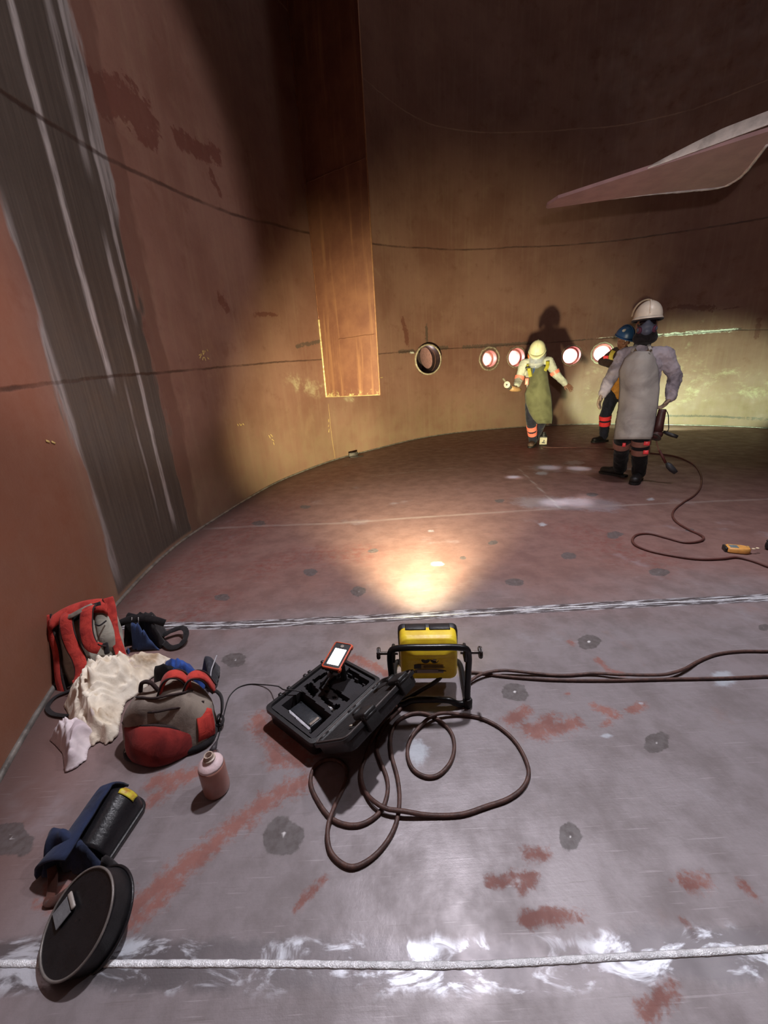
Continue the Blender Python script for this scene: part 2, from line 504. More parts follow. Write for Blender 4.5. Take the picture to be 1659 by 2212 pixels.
    for nm, w, st in (('seam_low', .014, .8), ('seam_high', .02, .75), ('seam_top', .015, .25)):
        d = t.math('ABSOLUTE', t.math('ADD', t.attr(nm), nz))
        m = t.math('MULTIPLY', t.ramp(d, w, w * .3), t.ramp(nz2, .3, .6, .35, 1))
        if nm == 'seam_top': col = t.mix(t.math('MULTIPLY', m, .5), col, lin((170, 140, 120)))
        else: col = t.mix(t.math('MULTIPLY', m, st), col, lin((58, 38, 32)))
        hs = m if hs is None else t.math('ADD', hs, m)
    h = t.math('ADD', t.math('MULTIPLY', fine, .25), t.math('ADD', t.math('MULTIPLY', med, .3), hs))
    t.bump(h, .22, .02)
    rough = t.math('ADD', t.ramp(med, .3, .7, .5, .68), t.math('MULTIPLY', strip, -.08))
    return t.out(col, rough, t.math('MULTIPLY_ADD', strip, .3, t.math('MULTIPLY', brt, .4)), Specular_IOR_Level=.4)
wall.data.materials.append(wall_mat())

# chalk scrawls on the wall
CHALK = M('yellow_chalk', (196, 168, 104), .9, 0, .3, 90, .1)
def wall3(px, py, off=.003):
    s, z = onwall(px, py); q_ = wall_xy(s) + wall_in(s) * off
    return Vector((q_[0], q_[1], z))
chalk = [[(429, 768), (432, 766), (433, 770), (431, 773)], [(433, 763), (435.5, 769)], [(436, 759), (439, 758), (440, 762), (438, 766), (437, 758)], [(442, 757), (442.5, 761)], [(446, 755), (449, 759)],
         [(431, 774), (432, 772)], [(437, 778), (438, 773), (440, 772)], [(441, 771), (443, 777), (444, 779)], [(447, 772), (451, 776), (448, 774)],
         [(512, 916), (515, 920)], [(517, 915), (520, 919), (522, 916)], [(524, 915), (527, 918)], [(580, 940), (584, 947)], [(584, 938), (589, 944)], [(587, 949), (592, 953)], [(590, 955), (592, 961)],
         [(709, 905), (710, 912)], [(710, 917), (709, 922)], [(711, 926), (710, 934)], [(98, 952), (106, 955)], [(110, 954), (118, 958)], [(709, 872), (716, 940), (724, 992)], [(822, 816), (827, 815)]]
for c_ in chalk:
    p_ = catmull([wall3(*q_) for q_ in c_], 4)
    w_ = .010 if c_[0][0] != 709 or len(c_) < 3 else .004
    n_ = wall_in(onwall(*c_[0])[0])
    o = obj('chalk_mark', ribbon(p_, Vector((n_[0], n_[1], 0)), w_, .002), CHALK); o.parent = wall
# ------------------------------------------------------------------ floor plates
def inside(q):
    x, y = q[:, 0], q[:, 1]; a = W2; b = np.roll(W2, -1, 0); c = np.zeros(len(q), bool)
    for (x1, y1), (x2, y2) in zip(a[::6], np.roll(a[::6], -1, 0)):
        m = ((y1 > y) != (y2 > y))
        xi = (x2 - x1) * (y - y1) / (y2 - y1 + 1e-12) + x1
        c ^= m & (x < xi)
    return c
fv, ff = [], []
def patch(x0, x1, y0, y1, st):
    nx, ny = int(round((x1 - x0) / st)), int(round((y1 - y0) / st))
    xs = np.linspace(x0, x1, nx + 1); ys = np.linspace(y0, y1, ny + 1)
    gx, gy = np.meshgrid(xs, ys, indexing='ij'); qq = np.c_[gx.ravel(), gy.ravel()]
    cen = np.c_[((gx[:-1, :-1] + gx[1:, 1:]) / 2).ravel(), ((gy[:-1, :-1] + gy[1:, 1:]) / 2).ravel()]
    keep = inside(cen)
    # keep a rim of one cell past the wall foot
    k2 = keep.reshape(nx, ny).copy()
    for ax in (0, 1):
        for sh in (1, -1):
            r = np.roll(keep.reshape(nx, ny), sh, ax)
            k2 |= r
    n0 = len(fv); used = {}
    for i, j in zip(*np.where(k2)):
        ids = []
        for a, b in ((i, j), (i + 1, j), (i + 1, j + 1), (i, j + 1)):
            k = a * (ny + 1) + b
            if k not in used: used[k] = len(fv); fv.append((qq[k, 0], qq[k, 1], 0.0))
            ids.append(used[k])
        ff.append(tuple(ids))
patch(-1.85, 2.15, .2, 2.6, .0125)
patch(2.15, 3.95, .2, 2.6, .05)
patch(-1.85, 3.95, 2.6, 5.8, .04)
patch(-1.85, 8.2, 5.8, 9.6, .1)
patch(3.95, 8.2, .2, 5.8, .1)
patch(-1.85, 8.2, -1.6, .2, .1)
floor = bpy.data.objects.new('floor', bpy.data.meshes.new('floor')); COL.objects.link(floor)
floor.data.from_pydata(fv, [], ff); floor.data.update()
Q = np.array(fv)[:, :2]
def fp(*pts): return [tuple(P(*p)[:2]) for p in pts]
def ell(spots):
    out = np.full(len(Q), -2.0)
    for px, py, rx, ry in spots:
        c = P(px, py)[:2]; a = P(px + rx, py)[:2] - c; b = P(px, py + ry)[:2] - c
        B = np.linalg.inv(np.array([a, b]).T); d = (Q - c) @ B.T
        out = np.maximum(out, 1 - np.hypot(d[:, 0], d[:, 1]))
    return out
dark = [(508, 1425, 34, 20), (670, 1236, 20, 11), (775, 1278, 22, 13), (805, 1190, 15, 7), (1112, 1257, 26, 12), (1228, 1201, 22, 10), (1328, 1155, 22, 10),
        (1423, 1236, 30, 12), (1272, 1386, 33, 20), (1112, 1495, 38, 26), (1418, 1603, 36, 30), (1232, 1805, 34, 40), (613, 1803, 56, 56), (25, 1808, 62, 52),
        (1065, 1172, 15, 7), (1650, 1355, 18, 11), (1080, 1082, 14, 5), (1280, 1068, 16, 6), (660, 1095, 14, 6), (560, 1130, 20, 8), (480, 1290, 22, 10), (1000, 1205, 10, 5), (1490, 1145, 14, 6)]
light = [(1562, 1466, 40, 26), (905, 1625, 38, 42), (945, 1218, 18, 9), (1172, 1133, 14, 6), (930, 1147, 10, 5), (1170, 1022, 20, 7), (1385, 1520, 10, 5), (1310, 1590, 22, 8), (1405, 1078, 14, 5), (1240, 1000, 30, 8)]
primer = [(fp((285, 1965), (400, 1870), (520, 1775), (600, 1715), (660, 1690)), .055), (fp((290, 1990), (380, 1905)), .045), (fp((270, 1770), (340, 1720), (430, 1665)), .04),
          (fp((560, 1560), (620, 1610), (650, 1640)), .08), (fp((590, 1600), (600, 1640)), .06), (fp((745, 1418), (790, 1432), (830, 1455)), .045),
          (fp((1100, 1560), (1135, 1535)), .045), (fp((1140, 1575), (1180, 1580), (1240, 1562)), .055), (fp((1190, 1555), (1160, 1585)), .05),
          (fp((1285, 1525), (1330, 1545)), .035), (fp((1300, 1565), (1318, 1560)), .022), (fp((1360, 1537), (1390, 1520)), .026), (fp((1220, 1500), (1230, 1497)), .012),
          (fp((1290, 1425), (1310, 1445), (1340, 1455)), .03), (fp((1055, 1910), (1110, 1895), (1155, 1890)), .022), (fp((1125, 1922), (1150, 1900)), .02),
          (fp((1135, 1988), (1180, 1978), (1250, 1982)), .026), (fp((1478, 1990), (1495, 2015)), .016), (fp((1610, 1915), (1625, 1930)), .025), (fp((1140, 1845), (1180, 1845)), .03),
          (fp((1480, 1905), (1520, 1905)), .035), (fp((110, 1920), (130, 1945)), .05), (fp((1450, 2140), (1390, 2185)), .03), (fp((640, 1960), (700, 1900)), .02),
          (fp((430, 1050), (640, 1040)), .0), (fp((1230, 1385), (1235, 1390)), .03), (fp((330, 1690), (380, 1680)), .05)]
primer = [p for p in primer if p[1] > 0]
reds = [(fp((330, 1270), (480, 1180), (640, 1070), (760, 1010)), .5), (fp((560, 1230), (640, 1200), (780, 1195)), .3), (fp((450, 1300), (400, 1330)), .3), (fp((1000, 960), (1300, 960)), .9), (fp((1380, 1200), (1250, 1150)), .4)]
weldA = fp((-60, 2084), (0, 2082), (260, 2082), (550, 2082), (1000, 2085), (1330, 2068), (1659, 2050), (1800, 2041))
weldB = fp((200, 1354), (340, 1352), (490, 1351), (870, 1333), (1060, 1322), (1300, 1308), (1659, 1291), (1800, 1283))
weldC = fp((430, 1143), (560, 1136), (720, 1131), (900, 1118), (1210, 1098), (1380, 1090), (1659, 1078))
weldD = fp((800, 1030), (900, 1018), (1010, 1008)); weldE = fp((1120, 1012), (1210, 1098))
def extend(w):
    a, b = np.array(w[-3]), np.array(w[-1]); d = (b - a) / np.linalg.norm(b - a); c = np.array(w[0]) - np.array(w[1]); c /= np.linalg.norm(c)
    w = list(w)
    def ok(p): return inside(np.array([p]))[0]
    k = 1
    while k < 200 and ok(b + d * .05 * (k + 1)): k += 1
    w.append(tuple(b + d * .05 * k))
    k = 0; a0 = np.array(w[0])
    while k < 100 and ok(a0 + c * .05 * (k + 1)): k += 1
    if k: w.insert(0, tuple(a0 + c * .05 * k))
    return w
weldA, weldB, weldC = extend(weldA), extend(weldB), extend(weldC)
def sd(poly):
    p = np.array(poly); y = np.interp(Q[:, 0], p[:, 0], p[:, 1]); return np.where((Q[:, 0] > p[0, 0]) & (Q[:, 0] < p[-1, 0]), Q[:, 1] - y, 1.0)
me = floor.data
add_attr(me, 'dark', ell(dark)); add_attr(me, 'light', ell(light)); add_attr(me, 'primer', field(Q, primer))
add_attr(me, 'reds', field(Q, reds)); add_attr(me, 'weld_a', sd(weldA)); add_attr(me, 'weld_b', sd(weldB)); add_attr(me, 'weld_c', sd(weldC))
add_attr(me, 'weld_e', np.minimum(seg_d(Q, weldE), seg_d(Q, weldD)))
add_attr(me, 'daylit', field(Q, [(fp((1160, 1085), (1290, 1090)), .28), (fp((1180, 1010), (1265, 1015)), .3), (fp((1108, 1030)), .12)]))  # floor areas where the daylight pools land, brightened in the colour
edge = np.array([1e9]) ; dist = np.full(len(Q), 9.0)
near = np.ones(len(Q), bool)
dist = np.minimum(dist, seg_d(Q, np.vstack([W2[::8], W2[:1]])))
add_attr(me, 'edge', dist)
tag(floor, kind='structure', label='grey and reddish steel floor plates with ground welds')
LOC[floor] = Vector((0, 0, 0))

def floor_mat():
    t = NT('steel_floor'); co = t.coord()
    sep = t.n('ShaderNodeSeparateXYZ', i_0=co); x, y = sep.outputs[0], sep.outputs[1]
    big = t.noise(co, 1.3, 5, .6); med = t.noise(co, 6, 6, .65); fine = t.noise(co, 70, 5, .7); brush = t.noise(t.scale(co, (3, 60, 1)), 2, 4, .6)
    grey = t.mix(t.ramp(med, .35, .7), lin((136, 128, 131)), lin((112, 103, 104)))
    red = t.mix(t.ramp(med, .3, .7), lin((132, 101, 95)), lin((112, 82, 76)))
    # mill-grey near the camera; further in primer stain plus painted-in red wall bounce
    far = t.math('ADD', t.ramp(y, 1.0, 2.6), t.math('MULTIPLY', t.math('SUBTRACT', big, .5), 1.1))
    far = t.math('MAXIMUM', far, t.math('MULTIPLY', t.ramp(x, -.5, -1.3), .75))
    far = t.ramp(far, .1, .9)
    col = t.mix(far, grey, red)
    col = t.mix(t.math('MULTIPLY', t.ramp(t.math('ADD', t.attr('reds'), t.math('SUBTRACT', t.noise(co, 7, 6, .75), .5)), .1, .9), t.ramp(t.noise(co, 22, 6, .75), .4, .7)), col, lin((118, 68, 62)))
    # scattered rust bloom and smudges
    col = t.mix(t.math('MULTIPLY', t.ramp(t.noise(co, 3.2, 6, .65), .6, .78), .4), col, lin((134, 92, 78)))
    col = t.mix(t.math('MULTIPLY', t.ramp(t.noise(co, 2.1, 5, .6), .6, .75), .35), col, lin((172, 170, 178)))
    col = t.mix(t.ramp(fine, .62, .78, 0, .35), col, lin((86, 72, 68)))
    # scratches
    for ang, sc in ((.5, 5), (-.9, 7), (1.35, 6)):
        mp = t.t.nodes.new('ShaderNodeMapping'); t.set(mp.inputs['Vector'], co); mp.inputs['Rotation'].default_value = (0, 0, ang); mp.inputs['Scale'].default_value = (.9, 26, 1)
        sn = t.noise(mp.outputs[0], sc, 2, .5)
        col = t.mix(t.math('MULTIPLY', t.ramp(sn, .68, .74), .22), col, lin((190, 184, 186)))
        col = t.mix(t.math('MULTIPLY', t.ramp(sn, .31, .27), .2), col, lin((88, 74, 70)))
    # red primer smears
    pn = t.noise(co, 24, 7, .72, .6); pn2 = t.noise(t.scale(co, (1, 1, 1)), 90, 4, .7)
    pm = t.math('ADD', t.math('ADD', t.attr('primer'), .05), t.math('MULTIPLY', t.math('SUBTRACT', pn, .5), 2.3))
    pm = t.ramp(t.math('ADD', pm, t.math('MULTIPLY', t.math('SUBTRACT', pn2, .5), 1.3)), .25, .95)
    col = t.mix(t.math('MULTIPLY', pm, .82), col, t.mix(t.ramp(med, .35, .65), lin((140, 84, 70)), lin((120, 70, 60))))
    # ground clip marks
    dn = t.math('MULTIPLY', t.math('SUBTRACT', t.noise(co, 12, 5, .6), .5), 1.1)
    dk = t.ramp(t.math('ADD', t.attr('dark'), dn), .18, .3)
    dcol = t.mix(t.ramp(t.noise(co, 45, 4), .35, .7), lin((92, 86, 86)), lin((70, 62, 60)))
    col = t.mix(t.math('MULTIPLY', dk, .85), col, dcol)
    core = t.math('MULTIPLY', t.ramp(t.attr('dark'), .84, .92), t.ramp(y, 2.1, 1.7)); col = t.mix(core, col, lin((200, 198, 198)))
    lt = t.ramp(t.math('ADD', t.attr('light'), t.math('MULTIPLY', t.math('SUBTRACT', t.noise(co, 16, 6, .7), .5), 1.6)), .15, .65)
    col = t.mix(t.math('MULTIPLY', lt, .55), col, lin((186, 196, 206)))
    daylit = t.ramp(t.math('ADD', t.attr('daylit'), t.math('MULTIPLY', t.math('SUBTRACT', t.noise(co, 10, 5, .7), .5), 1.2)), .1, .6)
    col = t.mix(t.math('MULTIPLY', daylit, .5), col, lin((150, 148, 156)))  # pools of daylight from above painted as a paler, cooler tone
    # weld A: bead with broad patches of bright and dark grinding
    a = t.math('ABSOLUTE', t.attr('weld_a')); wob = t.math('MULTIPLY', t.math('SUBTRACT', t.noise(co, 9, 5, .65, .5), .5), .075)
    band = t.ramp(t.math('ADD', a, wob), .05, .025)
    gn = t.noise(t.scale(co, (.5, 1.1, 1)), 15, 5, .62, 1.0)
    gcol = t.mix(t.ramp(gn, .49, .62), lin((100, 96, 99)), lin((212, 217, 226)))
    band = t.math('MULTIPLY', band, t.ramp(t.noise(co, 3.5, 4, .6), .3, .55, .35, 1))
    col = t.mix(t.math('MULTIPLY', band, .85), col, gcol)
    # weld B: narrow ground line
    b = t.math('ABSOLUTE', t.attr('weld_b')); wb = t.math('MULTIPLY', t.math('SUBTRACT', t.noise(co, 30, 4, .7), .5), .02)
    bb = t.ramp(t.math('ADD', b, wb), .042, .026)
    col = t.mix(t.math('MULTIPLY', bb, .8), col, t.mix(t.ramp(t.noise(t.scale(co, (.35, 3, 1)), 26, 4, .6), .48, .58), lin((80, 76, 78)), lin((215, 217, 224))))
    c = t.math('ABSOLUTE', t.attr('weld_c')); col = t.mix(t.math('MULTIPLY', t.ramp(t.math('ADD', c, wb), .035, .01), t.ramp(t.noise(t.scale(co, (1, 5, 1)), 3, 4), .3, .7, .1, .45)), col, lin((170, 156, 150)))
    e = t.attr('weld_e'); col = t.mix(t.math('MULTIPLY', t.ramp(e, .022, .008), .4), col, lin((180, 176, 172)))
    # darker band along the foot of the wall
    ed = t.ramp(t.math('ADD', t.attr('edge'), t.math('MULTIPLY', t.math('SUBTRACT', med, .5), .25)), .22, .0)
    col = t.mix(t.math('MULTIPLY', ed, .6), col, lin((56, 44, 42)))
    metal = t.math('ADD', .12, t.math('MULTIPLY', t.math('MAXIMUM', band, bb), .4))
    metal = t.math('SUBTRACT', metal, t.math('MULTIPLY', pm, .12), clamp=True)
    rough = t.math('ADD', t.ramp(med, .3, .7, .38, .52), t.math('MULTIPLY', far, .1))
    rough = t.math('ADD', rough, t.math('ADD', t.math('MULTIPLY', pm, .2), t.math('MULTIPLY', dk, .12)))
    rough = t.math('SUBTRACT', rough, t.math('MULTIPLY', daylit, .12))
    h = t.math('ADD', t.math('MULTIPLY', fine, .12), t.math('ADD', t.math('MULTIPLY', brush, .06), t.math('MULTIPLY', med, .25)))
    h = t.math('ADD', h, t.math('MULTIPLY', t.ramp(t.attr('dark'), .7, 1.0), .3))
    t.bump(h, .2, .02)
    return t.out(col, rough, metal)
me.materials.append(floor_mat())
STEEL = M('bright_weld_steel', (240, 242, 246), .3, .2, .25, 60, .5)
DSTEEL = M('dark_steel', (70, 64, 62), .5, .6, .35, 40, .4)

# raised weld beads along the floor joints and the foot of the wall
def bead(name, poly, r, mat, kind='structure', flat=.45, n=8, jit=.25):
    pts = catmull([(x, y, r * .1) for x, y in poly], 40)
    rr = [r * (1 + jit * noise.noise(Vector((p.x * 60, p.y * 60, 0)))) for p in pts]
    o = obj(name, tube(pts, rr, n, flat=flat, up=(0, 0, 1)), mat); tag(o, kind=kind); return o
tag(bead('trim_1', weldA, .0065, STEEL), label='nearest floor weld, bright and rough, across the foreground')
tag(bead('trim_2', weldB, .0042, STEEL), label='thin floor weld running behind the yellow work light')
foot = [tuple(wall_xy(s) + wall_in(s) * .004) for s in np.linspace(s_vis0, s_vis1, 160)]
o = obj('trim_3', tube([(x, y, .004) for x, y in foot], .012, 8), M('foot_weld', (150, 146, 140), .4, .6, .5, 14, .4)); tag(o, kind='structure', label='weld line where the wall meets the floor')
# roof plate that closes the tank far above the picture
rf = [(x, y, WALL_TOP) for x, y in W2[::10]]
o = obj('ceiling', (rf, [tuple(range(len(rf)))]), M('roof_steel', (96, 66, 54), .7), smooth=False); tag(o, kind='structure', label='steel roof plate of the tank')

# ------------------------------------------------------------------ nozzles through the wall
PINK = M('pink_primer', (206, 150, 146), .5, 0, .3, 12, .2)
RIMW = M('scraped_nozzle_rim', (176, 160, 138), .5, .3, .5, 30, .3)
DARKP = M('dark_pipe', (66, 48, 42), .55, .3, .4, 20, .3)
LAB = ['large dark pipe opening with a pale rim, nearest the hanging baffle plate',
       'pink-lit wall opening with a thick scraped ring, next right of the dark one',
       'bright wall opening partly behind the white-helmeted worker in green apron',
       'pink-lit wall opening alone inside the shadow of the green-aproned worker',
       'wall opening behind the blue-helmeted worker, rightmost of the row']
NOZL = []
for k, (s, z, r) in enumerate(noz):
    c = wall_xy(s); nn = wall_in(s); N = Vector((nn[0], nn[1], 0)); O = Vector((c[0], c[1], z))
    if k == 0: N = (N * .55 + (Vector((0, 0, z)) - O).normalized() * .45).normalized()
    Mx = axisM(O, N, (-nn[1], nn[0], 0))             # local z points into the tank
    root = thing('pipe_nozzle', LAB[k], 'pipe opening', O, 'pipe openings in the tank wall')
    inn = .15 if k == 0 else .02
    L = .75 if k == 0 else .42
    prof = [(r + .012, -L), (r + .012, inn), (r, inn), (r, -L)]
    obj('pipe', lathe(prof, 40, Mx, False), DARKP if k == 0 else PINK, root, auto=40)
    if k == 0:
        obj('rim', lathe([(r + .02, inn - .03), (r + .022, inn), (r - .004, inn + .012), (r - .012, inn)], 48, Mx, False), RIMW, root)
        # butterfly disc standing inside the pipe
        dM = Mx @ Matrix.Translation((.08, .05, -.14)) @ Matrix.Rotation(math.radians(-80), 4, 'Y') @ Matrix.Rotation(math.radians(14), 4, 'X')
        obj('valve_disc', lathe([(.01, .012), (r * .72, .012), (r * .78, .004), (r * .72, -.004), (.01, -.004)], 40, dM), M('dull_pink_disc', (166, 124, 124), .5), root, auto=40)
        obj('end_plate', lathe([(.01, -L), (r + .01, -L), (r + .01, -L - .02), (.01, -L - .02)], 40, Mx), DARKP, root, auto=40)
    else:
        rr = r + (.07 if k == 1 else .03)
        ring = []
        for i in range(56):
            a = 2 * math.pi * i / 56
            w = rr + .012 * noise.noise(Vector((math.cos(a) * 4, math.sin(a) * 4, k)))
            ring.append(Mx @ Vector((w * math.cos(a), w * math.sin(a), .004)))
        obj('rim', tube(ring, .022 if k == 1 else .012, 8, True), RIMW if k != 4 else M('pale_rim', (205, 205, 180), .5), root)
        # the pipe turns away behind the wall: an elbow with a step and a cap
        el = [Mx @ Vector(p) for p in ((0, 0, -.40), (.0, 0, -.5), (-.06, 0, -.6), (-.18, 0, -.68), (-.34, 0, -.7))]
        el = catmull(el, 6)
        v, f = tube(el, r + .004, 28); f = f[:-2] + [f[-1]]
        obj('elbow', (v, f), PINK, root)
        obj('liner', lathe([(r - .002, -.16), (r - .028, -.16), (r - .028, -.19), (r - .002, -.19)], 36, Mx, False), PINK, root, auto=40)
    NOZL.append((Mx, r))

# ------------------------------------------------------------------ radial baffle plate hung on the wall
sb, zb = onwall(705, 858); pb = wall_xy(sb)
u = np.array([2.9, 3.9]) - pb; u /= np.linalg.norm(u); U3 = Vector((u[0], u[1], 0)); Nb = Vector((u[1], -u[0], 0))
if Nb.y > 0: Nb = -Nb                                # towards the camera
BW = 1.02
bo = Vector((pb[0], pb[1], zb))
root = thing('baffle_plate', 'tall rusty baffle plate standing out from the wall, ending above the floor', 'baffle', bo)
BH = WALL_TOP - zb - .3
def baf_mat():
    t = NT('rusty_baffle'); co = t.coord()
    sep = t.n('ShaderNodeSeparateXYZ', i_0=co); z = sep.outputs[2]
    st = t.noise(t.scale(co, (5, 5, .35)), 2, 5, .6); med = t.noise(co, 3, 6, .65); fine = t.noise(co, 40, 5, .7)
    col = t.mix(t.ramp(med, .3, .7), lin((128, 86, 66)), lin((108, 68, 54)))
    col = t.mix(t.ramp(st, .5, .72, 0, .8), col, lin((152, 108, 78)))
    sc = t.math('MULTIPLY', t.ramp(z, .12, .0), t.ramp(t.noise(co, 14, 6, .7), .5, .62)); col = t.mix(t.math('MULTIPLY', sc, .8), col, lin((200, 186, 130)))
    col = t.mix(t.ramp(fine, .62, .78, 0, .3), col, lin((76, 44, 34)))
    t.bump(t.math('ADD', med, t.math('MULTIPLY', fine, .3)), .15, .02)
    return t.out(col, .58, 0.0)
BAF = baf_mat()
mx = frame(bo, U3, Nb, (0, 0, 1))
obj('plate', xf(box(BW, .014, BH, .003, 2, (BW / 2 - .02, 0, BH / 2)), mx), BAF, root, auto=30)
edgem = M('ground_plate_edge', (214, 190, 140), .4, .4, .3, 30, .3)
obj('edge_strip', xf(box(.012, .022, BH, .004, 2, (BW - .02, 0, BH / 2)), mx), M('worn_plate_edge', (168, 120, 88), .5, .2), root)
obj('bottom_edge', xf(box(BW, .018, .012, .004, 2, (BW / 2 - .02, 0, .002)), mx), edgem, root, label='bright ground lower edge')
def vbead(x, r, z0, z1, mat, name):
    pts = [mx @ Vector((x, .012, z0 + (z1 - z0) * i / 120)) for i in range(121)]
    rr = [r * (1 + .3 * noise.noise(p * 30)) for p in pts]
    return obj(name, tube(pts, rr, 8), mat, root)
vbead(.01, .014, 0, 1.1, edgem, 'weld_bead'); vbead(.01, .008, 1.1, BH, M('old_weld', (140, 92, 68), .5, .3), 'weld_bead')
for zz, w0 in ((.80, .35), (2.75, 0)):
    pts = [mx @ Vector((w0 + (BW - .04 - w0) * i / 30, .008, zz + .01 * noise.noise(Vector((i * .3, zz, 0))))) for i in range(31)]
    obj('plate_seam', tube(pts, .009, 6, flat=.5), BAF, root)

# ------------------------------------------------------------------ agitator: shaft, hub and three pitched blades; one blade reaches into view
hub = Vector((3.95, 2.72, 2.95))
root = thing('agitator', 'lilac-grey agitator blade with bright upper rib jutting in overhead', 'agitator', hub)
BLM = M('blade_paint', (186, 150, 154), .5, .05, .15, 7, .1)
BRT = M('scraped_blade_edge', (236, 230, 228), .4, .2, .3, 12, .3)
obj('shaft', cyl(hub - Vector((0, 0, .25)), (hub.x, hub.y, WALL_TOP - .02), .11, 32), BLM, root)
obj('hub', lathe([(.02, -.3), (.2, -.28), (.24, -.2), (.24, .2), (.2, .28), (.11, .3)], 32, Matrix.Translation(hub)), BLM, root, auto=40)
pa = [P(*p, 2.8) for p in ((1183, 451), (1179, 449), (1182, 444), (1205, 429), (1230, 421), (1400, 366), (1659, 284))]
pl = [P(*p, 2.8) for p in ((1183, 451), (1300, 434), (1400, 421), (1500, 411), (1548, 406), (1566, 402), (1580, 395), (1600, 382), (1659, 311))]
up = [Vector(p) for p in pa] + [Vector((3.55, 2.93, 2.8))]
lo = [Vector(p) for p in pl] + [Vector((3.55, 3.15, 2.8)), Vector((3.8, 2.95, 2.8))]
outl = up + [Vector((3.85, 2.68, 2.8))] + lo[::-1][:-1]
def blade(Rm, vis):
    tr = lambda p: hub + Rm @ (Vector(p) - hub)
    n = len(outl); th = .028
    b0 = [tr(p) for p in outl]; b1 = [tr(p + Vector((0, 0, th))) for p in outl]
    V = b0 + b1; Fz = [tuple(range(n - 1, -1, -1)), tuple(range(n, 2 * n))] + [(i, (i + 1) % n, n + (i + 1) % n, n + i) for i in range(n)]
    bl = obj('blade', ([tuple(p) for p in V], Fz), BLM, root, smooth=False)
    # scraped lower edge and the rib along the upper edge
    pts = catmull([p + Vector((0, 0, .006)) for p in lo[1:9]], 10)
    rr = [(.017 + .006 * noise.noise(p * 25)) * min(1, .3 + i / 25) for i, p in enumerate(pts)]
    obj('worn_edge', tube([tr(p) for p in pts], rr, 8), BRT, bl)
    a, b = Vector(pa[5]), Vector((3.55, 2.93, 2.8))
    d = (b - a).normalized(); s = Vector((-d.y, d.x, 0)); L = (b - a).length
    ring = []
    for i in range(40):
        t = i / 39; h = .012 + .075 * min(1, t * 3.2) ** .8; o_ = a + d * (t * L)
        j = .003 * noise.noise(Vector((t * 30, 0, 0)))
        w = .02 + j
        sgn = s if s.y < 0 else -s
        ring.append([tr(o_ + sgn * w * x + Vector((0, 0, zz))) for x, zz in ((-.3, .004), (.7, .0), (1.0, h * .45 + j), (.7, h), (-.3, h), (-.5, h * .5))])
    obj('rib', rings_mesh(ring), BRT, bl, auto=40)
for k in range(3): blade(Matrix.Rotation(k * 2 * math.pi / 3, 3, 'Z'), k == 0)
# ================================================================== things on the floor in the foreground
BLACKP = M('black_plastic', (34, 33, 35), .45, 0, .3, 50, .15)
BLACKT = M('black_tube_paint', (22, 22, 24), .32, .1, .2, 30, .05)
RUBBER = M('brown_rubber', (92, 64, 56), .55, 0, .45, 60, .2, c2=(66, 46, 42))
YEL = M('dusty_yellow_plastic', (246, 218, 52), .42, 0, .2, 14, .08, c2=(226, 190, 46))
GREYL = M('grey_label', (150, 138, 128), .5)
LABD = M('label_dark', (46, 42, 38), .5)

def cable(pix, r, n=8, z=None):
    """floor path given by photo points; crossings climb over what lies below"""
    pts = [Vector(P(*p[:2], r if len(p) < 3 else p[2])) for p in pix]
    c = catmull(pts, n)
    # resample evenly
    L = [0]
    for a, b in zip(c[:-1], c[1:]): L.append(L[-1] + (b - a).length)
    m = int(L[-1] / .008); A = np.array([tuple(p) for p in c]); s = np.linspace(0, L[-1], m)
    B = np.stack([np.interp(s, L, A[:, k]) for k in range(3)], -1)
    z0 = B[:, 2].copy(); zz = z0.copy()
    gap = int(.06 / .008)
    for i in range(m):
        j = np.arange(0, max(0, i - gap))
        if len(j):
            d = np.hypot(B[j, 0] - B[i, 0], B[j, 1] - B[i, 1])
            near = j[d < 2.1 * r]
            if len(near): zz[i] = max(zz[i], zz[near].max() + 2.05 * r)
    k = np.array([math.exp(-(q / 7.) ** 2) for q in range(-18, 19)])
    z2 = zz.copy()
    for i in range(m):
        a, b = max(0, i - 18), min(m, i + 19)
        w = k[18 - (i - a):18 + (b - i)]
        z2[i] = max(zz[i], (z0[i] + ((zz[a:b] - z0[i]) * w).max()))
    B[:, 2] = z2
    return [tuple(p) for p in B]

# ---- yellow work light on its tube stand
fx = P(1012, 1524)[:2]; fl = P(848, 1524)[:2]
o0 = np.array([(fx[0] + fl[0]) / 2, (fx[1] + fl[1]) / 2, 0]); ex = np.r_[fx - fl, 0]; FW = np.linalg.norm(ex); ex /= FW
ey = np.array([-ex[1], ex[0], 0]); LM = frame(o0, ex, ey, (0, 0, 1))      # local x right, y away from the camera
lamp = thing('work_light', 'yellow portable floodlight on a black tube stand, facing away', 'work light', o0)
hw = FW / 2
L3 = lambda x, y, z: LM @ Vector((x, y, z))
r = .0115
arch = [(-hw + .004, 0, r), (-hw + .004, .005, .06), (-hw + .002, .008, .14), (-hw + .002, .006, .225), (-hw + .012, -.002, .254), (-hw + .045, -.008, .266), (0, -.012, .270),
        (hw - .045, -.008, .266), (hw - .012, -.002, .254), (hw - .002, .006, .225), (hw - .002, .008, .14), (hw - .004, .005, .06), (hw - .004, 0, r)]
obj('carry_handle', tube(catmull([L3(*p) for p in arch], 8), r, 14), BLACKT, lamp)
